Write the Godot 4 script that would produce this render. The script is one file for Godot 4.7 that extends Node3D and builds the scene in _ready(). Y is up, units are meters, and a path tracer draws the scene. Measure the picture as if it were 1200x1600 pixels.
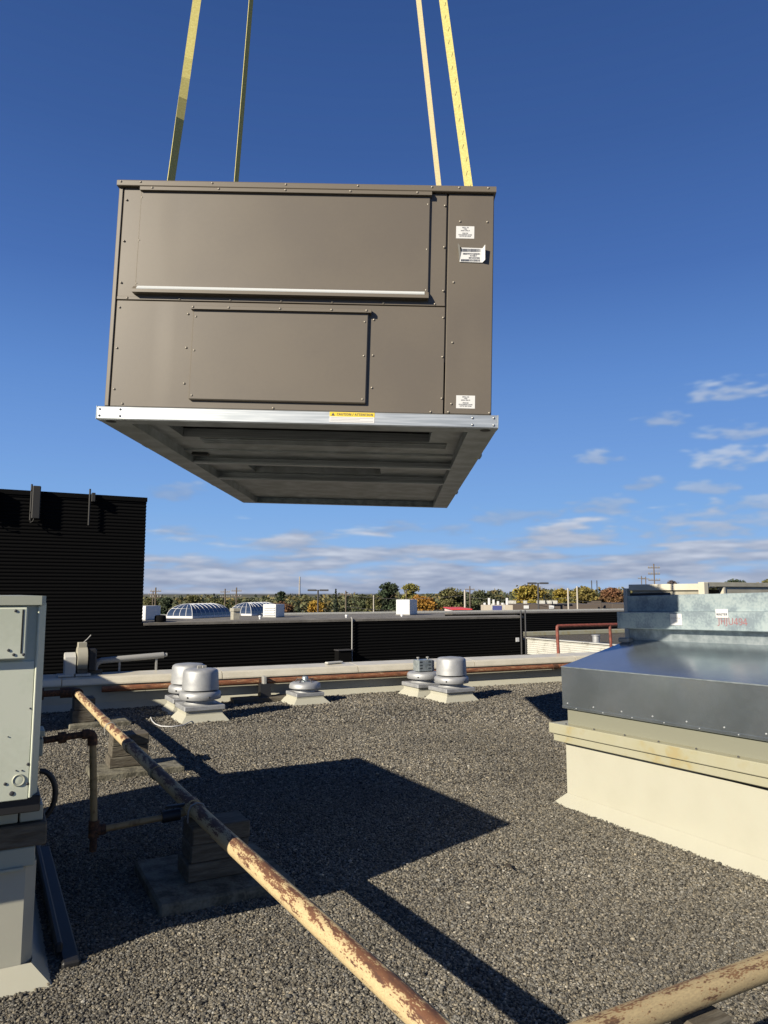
extends Node3D

# ---------------------------------------------------------------- frame of the roof grid
const TURN := 0.497419          # the building grid is turned 28.5 degrees from the line of sight
const EYE := 1.62
var M := {}
var used := {}
var rng := RandomNumberGenerator.new()

func G(b: float, y: float, a: float) -> Vector3:
	return Vector3(b * cos(TURN) - a * sin(TURN), y, -b * sin(TURN) - a * cos(TURN))

# ---------------------------------------------------------------- naming
func numbered(called: String) -> String:
	var n: int = used.get(called, 0)
	used[called] = n + 1
	return called if n == 0 else "%s_%03d" % [called, n]

func tag(o: Node, label: String, category: String, group := "") -> Node:
	o.set_meta("label", label)
	o.set_meta("category", category)
	if group != "":
		o.set_meta("group", group)
	return o

func thing(called: String, label: String, category: String, at := Vector3.ZERO, turn := 0.0, group := "") -> Node3D:
	var o := Node3D.new()
	o.name = numbered(called)
	add_child(o)
	o.position = at
	o.rotation.y = turn
	tag(o, label, category, group)
	return o

func obj(called: String, st: SurfaceTool, m: Material, parent: Node = null) -> MeshInstance3D:
	var o := MeshInstance3D.new()
	st.set_material(m)
	o.mesh = st.commit()
	if parent == null:
		o.name = numbered(called)
		add_child(o)
	else:
		o.name = called
		parent.add_child(o, true)
	return o

func piece(called: String, mesh: Mesh, m: Material, parent: Node, at: Vector3, rot := Vector3.ZERO, scl := Vector3.ONE) -> MeshInstance3D:
	var o := MeshInstance3D.new()
	o.mesh = mesh
	o.material_override = m
	o.name = called
	o.position = at
	o.rotation = rot
	o.scale = scl
	parent.add_child(o, true)
	return o

func struct(called: String, st: SurfaceTool, m: Material) -> MeshInstance3D:
	var o := obj(called, st, m)
	o.set_meta("kind", "structure")
	return o

# ---------------------------------------------------------------- mesh helpers
func mb() -> SurfaceTool:
	var st := SurfaceTool.new()
	st.begin(Mesh.PRIMITIVE_TRIANGLES)
	return st

func vert(st: SurfaceTool, p: Vector3, n: Vector3, uv := Vector2.ZERO, c := Color.WHITE) -> void:
	st.set_normal(n)
	st.set_uv(uv)
	st.set_color(c)
	st.add_vertex(p)

# a flat face whose outside is on the side away from `inside`
func face(st: SurfaceTool, pts: Array, inside: Vector3, c := Color.WHITE) -> void:
	var n: Vector3 = (pts[1] - pts[0]).cross(pts[2] - pts[0]).normalized()
	var mid := Vector3.ZERO
	for p in pts:
		mid += p
	mid /= pts.size()
	var flip := n.dot(mid - inside) < 0
	if flip:
		n = -n
	for i in range(1, pts.size() - 1):
		var b: Vector3 = pts[i]
		var d: Vector3 = pts[i + 1]
		vert(st, pts[0], n, Vector2(0, 0), c)
		if flip:
			vert(st, b, n, Vector2(1, 0), c)
			vert(st, d, n, Vector2(1, 1), c)
		else:
			vert(st, d, n, Vector2(1, 1), c)
			vert(st, b, n, Vector2(1, 0), c)

# chamfered box between two corners
func box(st: SurfaceTool, lo: Vector3, hi: Vector3, bev := 0.0, xf := Transform3D.IDENTITY) -> void:
	var c := (lo + hi) * 0.5
	var h := (hi - lo).abs() * 0.5
	var b: float = min(bev, min(h.x, min(h.y, h.z)) * 0.9)
	var cc := xf * c
	var P := func(sx: float, sy: float, sz: float, ax: int) -> Vector3:
		var v := Vector3(sx * (h.x - b), sy * (h.y - b), sz * (h.z - b))
		if ax == 0: v.x = sx * h.x
		elif ax == 1: v.y = sy * h.y
		else: v.z = sz * h.z
		return xf * (c + v)
	for s in [-1.0, 1.0]:
		face(st, [P.call(s, -1, -1, 0), P.call(s, 1, -1, 0), P.call(s, 1, 1, 0), P.call(s, -1, 1, 0)], cc)
		face(st, [P.call(-1, s, -1, 1), P.call(1, s, -1, 1), P.call(1, s, 1, 1), P.call(-1, s, 1, 1)], cc)
		face(st, [P.call(-1, -1, s, 2), P.call(1, -1, s, 2), P.call(1, 1, s, 2), P.call(-1, 1, s, 2)], cc)
	if b <= 0.0:
		return
	for s in [-1.0, 1.0]:
		for t in [-1.0, 1.0]:
			face(st, [P.call(s, t, -1, 0), P.call(s, t, 1, 0), P.call(s, t, 1, 1), P.call(s, t, -1, 1)], cc)
			face(st, [P.call(s, -1, t, 0), P.call(s, 1, t, 0), P.call(s, 1, t, 2), P.call(s, -1, t, 2)], cc)
			face(st, [P.call(-1, s, t, 1), P.call(1, s, t, 1), P.call(1, s, t, 2), P.call(-1, s, t, 2)], cc)
			for u in [-1.0, 1.0]:
				face(st, [P.call(s, t, u, 0), P.call(s, t, u, 1), P.call(s, t, u, 2)], cc)

func bx(lo: Vector3, hi: Vector3, bev := 0.0) -> SurfaceTool:
	var st := mb()
	box(st, lo, hi, bev)
	return st

# convex outline in x-z carried from y0 to y1; inset tapers the top
func prism(st: SurfaceTool, pts: Array, y0: float, y1: float) -> void:
	var mid := Vector2.ZERO
	for p in pts: mid += p
	mid /= pts.size()
	var inside := Vector3(mid.x, (y0 + y1) * 0.5, mid.y)
	var lo := []
	var hi := []
	for p in pts:
		lo.append(Vector3(p.x, y0, p.y))
		hi.append(Vector3(p.x, y1, p.y))
	face(st, lo, inside)
	face(st, hi, inside)
	for i in pts.size():
		var j := (i + 1) % pts.size()
		face(st, [lo[i], lo[j], hi[j], hi[i]], inside)

# a strip of convex section (z,y) carried along x from x0 to x1
func bar_x(st: SurfaceTool, sec: Array, x0: float, x1: float) -> void:
	var mid := Vector2.ZERO
	for p in sec: mid += p
	mid /= sec.size()
	var inside := Vector3((x0 + x1) * 0.5, mid.y, mid.x)
	var a := []
	var b := []
	for p in sec:
		a.append(Vector3(x0, p.y, p.x))
		b.append(Vector3(x1, p.y, p.x))
	face(st, a, inside)
	face(st, b, inside)
	for i in sec.size():
		var j := (i + 1) % sec.size()
		face(st, [a[i], a[j], b[j], b[i]], inside)

# frustum with square plan
func frustum(st: SurfaceTool, y0: float, r0: float, y1: float, r1: float) -> void:
	var c := Vector3(0, (y0 + y1) * 0.5, 0)
	var q := func(r: float, y: float) -> Array:
		return [Vector3(-r, y, -r), Vector3(r, y, -r), Vector3(r, y, r), Vector3(-r, y, r)]
	var lo: Array = q.call(r0, y0)
	var hi: Array = q.call(r1, y1)
	for i in 4:
		var j := (i + 1) % 4
		face(st, [lo[i], lo[j], hi[j], hi[i]], c)
	face(st, lo, c)
	face(st, hi, c)

# round tube through points; v runs round from the bottom, u runs along in units of `ulen` metres
func tube(st: SurfaceTool, pts: Array, r: float, seg := 16, caps := true, ulen := 1.0, side := Vector3.ZERO) -> void:
	var n := pts.size()
	var t0: Vector3 = (pts[1] - pts[0]).normalized()
	var up := Vector3.UP if abs(t0.y) < 0.9 else Vector3.BACK
	var sx := t0.cross(up).normalized()
	var sy := sx.cross(t0).normalized()
	var rings := []
	var along := 0.0
	for i in n:
		var t: Vector3
		if i == 0: t = (pts[1] - pts[0]).normalized()
		elif i == n - 1: t = (pts[i] - pts[i - 1]).normalized()
		else: t = ((pts[i] - pts[i - 1]).normalized() + (pts[i + 1] - pts[i]).normalized()).normalized()
		sx = (sx - t * sx.dot(t)).normalized()
		sy = sx.cross(t).normalized()
		if i > 0:
			along += (pts[i] - pts[i - 1]).length()
		var ring := []
		for k in seg + 1:
			var ang := TAU * k / seg - PI / 2
			var d := sx * -cos(ang) + sy * sin(ang)
			ring.append([pts[i] + d * r, d, Vector2(along / ulen, float(k) / seg)])
		rings.append(ring)
	for i in n - 1:
		for k in seg:
			var A = rings[i][k]
			var B = rings[i][k + 1]
			var C = rings[i + 1][k + 1]
			var D = rings[i + 1][k]
			tri_out(st, A, B, C)
			tri_out(st, A, C, D)
	if caps:
		for e in [0, n - 1]:
			var poly := []
			for k in seg:
				poly.append(rings[e][k][0])
			face(st, poly, pts[1] if e == 0 else pts[n - 2])

func tri_out(st: SurfaceTool, a: Array, b: Array, c: Array) -> void:
	var n: Vector3 = (b[0] - a[0]).cross(c[0] - a[0])
	var order := [a, c, b] if n.dot(a[1] + b[1] + c[1]) > 0 else [a, b, c]
	for v in order:
		vert(st, v[0], v[1], v[2])

# body of revolution round y; profile of Vector2(radius, height), sharp where repeated
func lathe(st: SurfaceTool, prof: Array, seg := 32, at := Vector3.ZERO) -> void:
	for i in prof.size() - 1:
		var p: Vector2 = prof[i]
		var q: Vector2 = prof[i + 1]
		if p.distance_to(q) < 1e-5:
			continue
		var d := (q - p).normalized()
		var n0 := Vector2(d.y, -d.x)
		var na := n0
		var nb := n0
		if i > 0 and prof[i - 1].distance_to(p) > 1e-5:
			var e: Vector2 = (p - prof[i - 1]).normalized()
			if e.dot(d) > 0.6:
				na = (n0 + Vector2(e.y, -e.x)).normalized()
		if i < prof.size() - 2 and prof[i + 2].distance_to(q) > 1e-5:
			var e2: Vector2 = (prof[i + 2] - q).normalized()
			if e2.dot(d) > 0.6:
				nb = (n0 + Vector2(e2.y, -e2.x)).normalized()
		for k in seg:
			var a0 := TAU * k / seg
			var a1 := TAU * (k + 1) / seg
			var mk := func(pt: Vector2, nn: Vector2, ang: float) -> Array:
				return [at + Vector3(pt.x * cos(ang), pt.y, pt.x * sin(ang)), Vector3(nn.x * cos(ang), nn.y, nn.x * sin(ang)), Vector2(ang / TAU, pt.y)]
			var A = mk.call(p, na, a0)
			var B = mk.call(p, na, a1)
			var C = mk.call(q, nb, a1)
			var D = mk.call(q, nb, a0)
			if p.x > 1e-5:
				tri_out(st, A, B, C)
			if q.x > 1e-5:
				tri_out(st, A, C, D)

# sheet of horizontal corrugations in the x-y plane facing +z
func corrugated(st: SurfaceTool, x0: float, x1: float, y0: float, y1: float, pitch: float, depth: float) -> void:
	var y := y0
	var prof := [Vector2(0.0, 0.0), Vector2(0.18, 1.0), Vector2(0.5, 1.0), Vector2(0.68, 0.0), Vector2(1.0, 0.0)]
	var ys := []
	while y < y1 - 1e-4:
		for i in 4:
			ys.append(Vector2(y + prof[i].x * pitch, prof[i].y * depth))
		y += pitch
	ys.append(Vector2(y, 0.0))
	for i in ys.size() - 1:
		var p: Vector2 = ys[i]
		var q: Vector2 = ys[i + 1]
		face(st, [Vector3(x0, p.x, p.y), Vector3(x1, p.x, p.y), Vector3(x1, q.x, q.y), Vector3(x0, q.x, q.y)], Vector3((x0 + x1) * 0.5, (p.x + q.x) * 0.5, -5.0))
	# the cut ends
	for x in [x0, x1]:
		for i in ys.size() - 1:
			var p2: Vector2 = ys[i]
			var q2: Vector2 = ys[i + 1]
			face(st, [Vector3(x, p2.x, p2.y), Vector3(x, q2.x, q2.y), Vector3(x, q2.x, -0.02), Vector3(x, p2.x, -0.02)], Vector3((x0 + x1) * 0.5, p2.x, 0))

func text(words: String, height: float, m: Material, parent: Node, at: Vector3, rot := Vector3.ZERO, font := "Droid Sans", squeeze := 1.0, weight := 400) -> MeshInstance3D:
	var t := TextMesh.new()
	var f := SystemFont.new()
	f.font_names = PackedStringArray([font])
	f.font_weight = weight
	t.font = f
	t.text = words
	t.font_size = 32
	t.pixel_size = height / 23.0
	t.depth = 0.0006
	t.curve_step = 2.0
	var o := MeshInstance3D.new()
	o.mesh = t
	o.material_override = m
	o.name = "lettering"
	o.position = at
	o.rotation = rot
	o.scale = Vector3(squeeze, 1, 1)
	parent.add_child(o, true)
	return o

# ---------------------------------------------------------------- materials
func noise(seed_: int, freq: float, oct := 4, kind := FastNoiseLite.TYPE_SIMPLEX_SMOOTH) -> FastNoiseLite:
	var n := FastNoiseLite.new()
	n.seed = seed_
	n.frequency = freq
	n.noise_type = kind
	n.fractal_octaves = oct
	n.fractal_type = FastNoiseLite.FRACTAL_FBM
	return n

func ramp_tex(n: FastNoiseLite, size: int, stops: Array, n2: FastNoiseLite = null, w2 := 0.0) -> ImageTexture:
	var a := n.get_seamless_image(size, size)
	var b: Image = n2.get_seamless_image(size, size) if n2 else null
	var g := Gradient.new()
	var offs := PackedFloat32Array()
	var cols := PackedColorArray()
	for s in stops:
		offs.append(s[0])
		cols.append(s[1])
	g.offsets = offs
	g.colors = cols
	var out := Image.create(size, size, false, Image.FORMAT_RGB8)
	for y in size:
		for x in size:
			var v := a.get_pixel(x, y).r
			if b:
				v = clamp(v + (b.get_pixel(x, y).r - 0.5) * w2, 0.0, 1.0)
			out.set_pixel(x, y, g.sample(v))
	return ImageTexture.create_from_image(out)

func grey_tex(n: FastNoiseLite, size: int) -> ImageTexture:
	return ImageTexture.create_from_image(n.get_seamless_image(size, size))

func mat(c: Color, rough := 0.7, metal := 0.0, tex: Texture2D = null, scale_ := 1.0) -> StandardMaterial3D:
	var m := StandardMaterial3D.new()
	m.albedo_color = c
	m.roughness = rough
	m.metallic = metal
	if tex:
		m.albedo_texture = tex
		m.uv1_triplanar = true
		m.uv1_scale = Vector3.ONE * scale_
	return m

func relief(m: StandardMaterial3D, n: FastNoiseLite, size: int, cm: float) -> void:
	m.heightmap_enabled = true
	m.heightmap_texture = grey_tex(n, size)
	m.heightmap_scale = cm

func lin(r: float, g: float, b: float) -> Color:
	return Color(r, g, b).linear_to_srgb()

# painted pipe, rust where the paint has gone: u along, v round from the underside
func pipe_tex(seed_: int, paint: Color, rust: Color, dark: Color, cover: float, centre: float, width: float, pull: float) -> ImageTexture:
	var w := 1024
	var h := 192
	var na := noise(seed_, 0.012, 5)
	var nb := noise(seed_ + 1, 0.045, 4)
	var nc := noise(seed_ + 2, 0.16, 3)
	var img := Image.create(w, h, false, Image.FORMAT_RGB8)
	var r := 40.0
	for y in h:
		var v := float(y) / h
		var ang := v * TAU
		var off: float = (abs(v - centre)) / width
		var bias: float = exp(-off * off) * pull
		for x in w:
			var u := float(x)
			var px := u
			# blended so that the pattern closes along the pipe
			var k: float = clamp((u - (w - 128)) / 128.0, 0.0, 1.0)
			var A := na.get_noise_3d(px, cos(ang) * r, sin(ang) * r) * (1 - k) + na.get_noise_3d(px - w, cos(ang) * r, sin(ang) * r) * k
			var B := nb.get_noise_3d(px * 0.45, cos(ang) * r, sin(ang) * r)
			var Cn := nc.get_noise_3d(px, cos(ang) * r, sin(ang) * r)
			var m := A * 0.5 + B * 0.55 + Cn * 0.6 + bias * (1.0 + 0.5 * A) + cover
			var t: float = smoothstep(-0.05, 0.2, m)
			var c := paint.lerp(rust, t)
			c = c.lerp(dark, clamp((B + Cn * 0.6 - 0.12) * 1.6, 0.0, 0.75) * t)
			if Cn + B * 0.5 > 0.52:
				c = c.lerp(dark, 0.5)
			c = c * (1.0 + 0.14 * Cn)
			img.set_pixel(x, y, c)
	return ImageTexture.create_from_image(img)

func make_materials() -> void:
	var fine := noise(11, 0.05, 4)
	var blot := noise(12, 0.012, 5)
	M.cab = mat(lin(0.09838, 0.08401, 0.0657), 0.42, 0.0, ramp_tex(noise(5, 0.01, 4), 256, [[0.2, Color(0.96, 0.96, 0.97)], [0.8, Color(1, 1, 1)]], noise(6, 0.2, 2), 0.3), 0.6)
	relief(M.cab, noise(7, 0.004, 2), 256, 0.25)
	M.cab_edge = mat(lin(0.108, 0.09252, 0.07197), 0.4)
	M.cab_dark = mat(lin(0.09838, 0.08401, 0.0657), 0.6)
	M.galv = mat(Color(0.651, 0.679, 0.688), 0.42, 0.6, ramp_tex(noise(21, 0.02, 5), 512, [[0.15, Color(0.78, 0.8, 0.81)], [0.5, Color(0.88, 0.9, 0.91)], [0.85, Color(1, 1, 1)]], noise(22, 0.11, 2, FastNoiseLite.TYPE_CELLULAR), 0.35), 0.9)
	M.rail = mat(Color(0.707, 0.725, 0.735), 0.42, 0.7, ramp_tex(noise(24, 0.02, 4), 256, [[0.2, Color(0.86, 0.87, 0.88)], [0.8, Color(1, 1, 1)]]), 1.0)
	M.rail.uv1_scale = Vector3(0.5, 12.0, 4.0)
	M.trim = mat(Color(0.837, 0.856, 0.865), 0.35, 0.4)  # pale colour for the sun glint painted along the hood lip
	relief(M.galv, noise(23, 0.006, 3), 256, 0.25)
	# weathered zinc: dull whitish bloom in irregular patches
	M.zinc = mat(Color(0.707, 0.735, 0.744), 0.5, 0.35, ramp_tex(noise(31, 0.012, 5), 512, [[0.2, Color(0.68, 0.72, 0.75)], [0.42, Color(0.76, 0.8, 0.82)], [0.55, Color(0.81, 0.85, 0.86)], [0.8, Color(0.87, 0.9, 0.9)]], noise(32, 0.09, 3), 0.6), 0.8)
	M.sheet = mat(Color(0.744, 0.772, 0.790), 0.2, 0.9, ramp_tex(noise(41, 0.006, 5), 512, [[0.2, Color(0.9, 0.92, 0.93)], [0.6, Color(0.96, 0.97, 0.98)], [0.9, Color(1, 1, 1)]], noise(42, 0.12, 3), 0.3), 0.4)
	M.sheet.roughness_texture = ramp_tex(noise(43, 0.015, 5), 256, [[0.25, Color(0.78, 0.78, 0.78)], [0.75, Color(1, 1, 1)]], noise(44, 0.1, 3), 0.5)
	M.sheet.roughness = 0.27
	relief(M.sheet, noise(45, 0.005, 2), 256, 0.8)
	M.under = mat(Color(0.707, 0.725, 0.735), 0.5, 0.7, ramp_tex(noise(51, 0.015, 4), 256, [[0.2, Color(0.86, 0.86, 0.85)], [0.8, Color(1, 1, 1)]], fine, 0.25), 1.2)
	M.beam = M.rail
	M.liner = mat(lin(0.0408, 0.0408, 0.04243), 0.95)  # black duct lining, its colour also carrying the shade inside the wells
	M.black = mat(lin(0.002448, 0.002448, 0.002693), 0.9)
	M.black.metallic_specular = 0.22
	M.dark_gap = mat(lin(0.01016, 0.01016, 0.01016), 0.9)
	M.screw = mat(lin(0.2235, 0.2032, 0.1693), 0.4, 0.3)
	M.steel_screw = mat(lin(0.2709, 0.2845, 0.3048), 0.4, 0.7)
	M.white = mat(lin(0.4741, 0.4809, 0.4876), 0.5)
	M.ink = mat(lin(0.03386, 0.04064, 0.06096), 0.7)
	M.red_ink = mat(lin(0.2448, 0.1061, 0.1142), 0.7)
	M.grey_ink = mat(lin(0.2709, 0.2709, 0.2845), 0.7)
	M.yellow = mat(lin(0.5418, 0.4064, 0.02032), 0.5)
	M.cream = mat(Color(1, 1, 1), 0.62, 0.0, ramp_tex(noise(61, 0.008, 5), 512, [[0.1, lin(0.3217, 0.3152, 0.2574)], [0.45, lin(0.3319, 0.3261, 0.2678)], [0.9, lin(0.3386, 0.3333, 0.2756)]], noise(62, 0.15, 3), 0.25), 0.6)
	relief(M.cream, noise(63, 0.02, 3), 256, 0.12)
	M.cream_metal = mat(Color(1, 1, 1), 0.45, 0.0, ramp_tex(noise(64, 0.01, 5), 512, [[0.12, lin(0.2709, 0.2336, 0.1287)], [0.3, lin(0.2777, 0.2675, 0.1863)], [0.7, lin(0.2845, 0.2777, 0.2065)], [0.92, lin(0.2709, 0.2506, 0.1659)]], noise(65, 0.09, 3), 0.15), 0.5)
	M.strip = mat(lin(0.1591, 0.1612, 0.1253), 0.5)
	M.cap_metal = mat(Color(1, 1, 1), 0.4, 0.1, ramp_tex(noise(66, 0.02, 4), 256, [[0.2, lin(0.4733, 0.4447, 0.359)], [0.8, lin(0.5304, 0.4978, 0.408)]], fine, 0.4), 0.5)
	M.old_paint = mat(Color(1, 1, 1), 0.42, 0.0, ramp_tex(noise(71, 0.01, 5), 256, [[0.15, lin(0.4199, 0.447, 0.359)], [0.7, lin(0.4876, 0.5147, 0.4267)]], noise(72, 0.2, 2), 0.25), 0.8)
	M.old_trim = mat(lin(0.3048, 0.3183, 0.2574), 0.42)
	M.wood = mat(Color(1, 1, 1), 0.85, 0.0, ramp_tex(noise(81, 0.02, 5), 256, [[0.2, lin(0.05757, 0.04741, 0.03386)], [0.5, lin(0.07789, 0.06773, 0.0508)], [0.85, lin(0.1016, 0.09139, 0.07111)]], noise(82, 0.1, 3), 0.4), 1.0)
	M.wood.uv1_scale = Vector3(0.8, 5.0, 4.0)
	relief(M.wood, noise(83, 0.05, 4), 256, 0.3)
	M.concrete = mat(Color(1, 1, 1), 0.9, 0.0, ramp_tex(noise(84, 0.02, 5), 256, [[0.2, lin(0.05418, 0.0508, 0.03725)], [0.5, lin(0.1084, 0.1002, 0.0745)], [0.85, lin(0.149, 0.1422, 0.1117)]], noise(85, 0.15, 3), 0.5), 1.4)
	relief(M.concrete, noise(86, 0.08, 4), 256, 0.4)
	M.aluminium = mat(Color(0.614, 0.623, 0.632), 0.55, 0.45, ramp_tex(noise(87, 0.02, 4), 256, [[0.2, Color(0.9, 0.9, 0.91)], [0.8, Color(1, 1, 1)]], noise(88, 0.2, 2), 0.3), 1.5)
	M.rubber = mat(lin(0.008127, 0.008127, 0.008805), 0.55)
	M.rust_iron = mat(Color(1, 1, 1), 0.85, 0.1, ramp_tex(noise(91, 0.03, 5), 256, [[0.2, lin(0.02032, 0.01219, 0.008127)], [0.5, lin(0.06773, 0.03048, 0.0149)], [0.8, lin(0.1355, 0.05757, 0.0237)]], noise(92, 0.15, 3), 0.5), 4.0)
	M.pipe = mat(Color(1, 1, 1), 0.75, 0.0)
	M.pipe.albedo_texture = pipe_tex(101, lin(0.3928, 0.3081, 0.1693), lin(0.1117, 0.04741, 0.02303), lin(0.05418, 0.0237, 0.0149), -0.36, 0.56, 0.15, 0.52)
	M.pipe2 = mat(Color(1, 1, 1), 0.75, 0.0)
	M.pipe2.albedo_texture = pipe_tex(111, lin(0.298, 0.2336, 0.1287), lin(0.1355, 0.07111, 0.03251), lin(0.05418, 0.03048, 0.01896), -0.30, 0.5, 0.22, 0.26)
	M.pipe3 = mat(Color(1, 1, 1), 0.8, 0.0)
	M.pipe3.albedo_texture = pipe_tex(121, lin(0.3386, 0.2438, 0.1355), lin(0.1625, 0.05757, 0.0237), lin(0.04741, 0.02032, 0.01355), 0.25, 0.5, 0.4, 0.2)
	M.gas = mat(lin(0.2438, 0.1693, 0.0745), 0.6, 0.0, ramp_tex(noise(131, 0.03, 4), 256, [[0.15, Color(0.75, 0.68, 0.6)], [0.4, Color(1, 1, 1)]], fine, 0.3), 2.0)
	M.strap = mat(Color(1, 1, 1), 0.85, 0.0, ramp_tex(noise(142, 0.05, 4), 256, [[0.2, lin(0.3793, 0.3319, 0.1016)], [0.8, lin(0.4741, 0.4335, 0.1625)]], fine, 0.4), 4.0)
	M.strap_pale = mat(Color(1, 1, 1), 0.85, 0.0, ramp_tex(noise(143, 0.05, 4), 256, [[0.2, lin(0.4064, 0.3386, 0.1761)], [0.8, lin(0.4741, 0.4199, 0.2438)]], fine, 0.4), 4.0)
	M.red_rail = mat(lin(0.1896, 0.0508, 0.03386), 0.6, 0.0, ramp_tex(noise(144, 0.03, 4), 128, [[0.2, Color(0.7, 0.7, 0.7)], [0.8, Color(1, 1, 1)]]), 3.0)
	M.white_wall = mat(Color(1, 1, 1), 0.5, 0.0, ramp_tex(noise(145, 0.02, 5), 256, [[0.12, lin(0.237, 0.2303, 0.2032)], [0.3, lin(0.3793, 0.3793, 0.3522)], [0.8, lin(0.4199, 0.4199, 0.3928)]], noise(146, 0.2, 2), 0.3), 0.5)
	M.tan_metal = mat(Color(1, 1, 1), 0.5, 0.0, ramp_tex(noise(147, 0.02, 4), 256, [[0.2, lin(0.2438, 0.2303, 0.1829)], [0.8, lin(0.3115, 0.298, 0.2438)]]), 0.7)
	M.roofing = mat(Color(1, 1, 1), 0.9, 0.0, ramp_tex(noise(148, 0.02, 5), 512, [[0.2, lin(0.08805, 0.08127, 0.07111)], [0.8, lin(0.149, 0.1388, 0.1219)]], noise(149, 0.2, 3), 0.5), 0.12)
	M.fixture = mat(lin(0.013, 0.013, 0.013), 0.7)
	M.glass = mat(lin(0.02032, 0.03386, 0.06773), 0.12)
	M.glass.metallic_specular = 0.6
	M.galv_pole = mat(lin(0.2167, 0.2167, 0.21), 0.6)
	M.wood_pole = mat(lin(0.09482, 0.0745, 0.05757), 0.9)
	M.dark_pole = mat(lin(0.03386, 0.03386, 0.03725), 0.6)
	M.pale_pole = mat(lin(0.3386, 0.3115, 0.2709), 0.8)
	M.bark = mat(lin(0.05418, 0.04064, 0.03048), 0.9)
	M.litter = mat(lin(0.02032, 0.0149, 0.01016), 0.8)
	M.leaf = StandardMaterial3D.new()
	M.leaf.vertex_color_use_as_albedo = true
	M.leaf.roughness = 0.8
	M.leaf.backlight_enabled = true
	M.leaf.backlight = Color(0.5, 0.5, 0.4)
	M.stone = StandardMaterial3D.new()
	M.stone.vertex_color_use_as_albedo = true
	M.stone.roughness = 0.8
	M.gravel_bed = mat(Color(1, 1, 1), 0.95, 0.0, ramp_tex(noise(151, 0.09, 4), 512, [[0.2, lin(0.01727, 0.01497, 0.01151)], [0.45, lin(0.05469, 0.04721, 0.03569)], [0.6, lin(0.0806, 0.06908, 0.05297)], [0.85, lin(0.1612, 0.141, 0.1151)]], noise(152, 0.32, 2), 0.9), 0.9)
	relief(M.gravel_bed, noise(153, 0.22, 3), 512, 1.6)
	M.gravel_bed.uv1_world_triplanar = true
	M.ground = mat(Color(1, 1, 1), 0.95, 0.0, ramp_tex(noise(154, 0.01, 5), 256, [[0.2, lin(0.04064, 0.04741, 0.02032)], [0.5, lin(0.06773, 0.06773, 0.03386)], [0.8, lin(0.09482, 0.08127, 0.05418)]]), 0.01)

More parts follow.
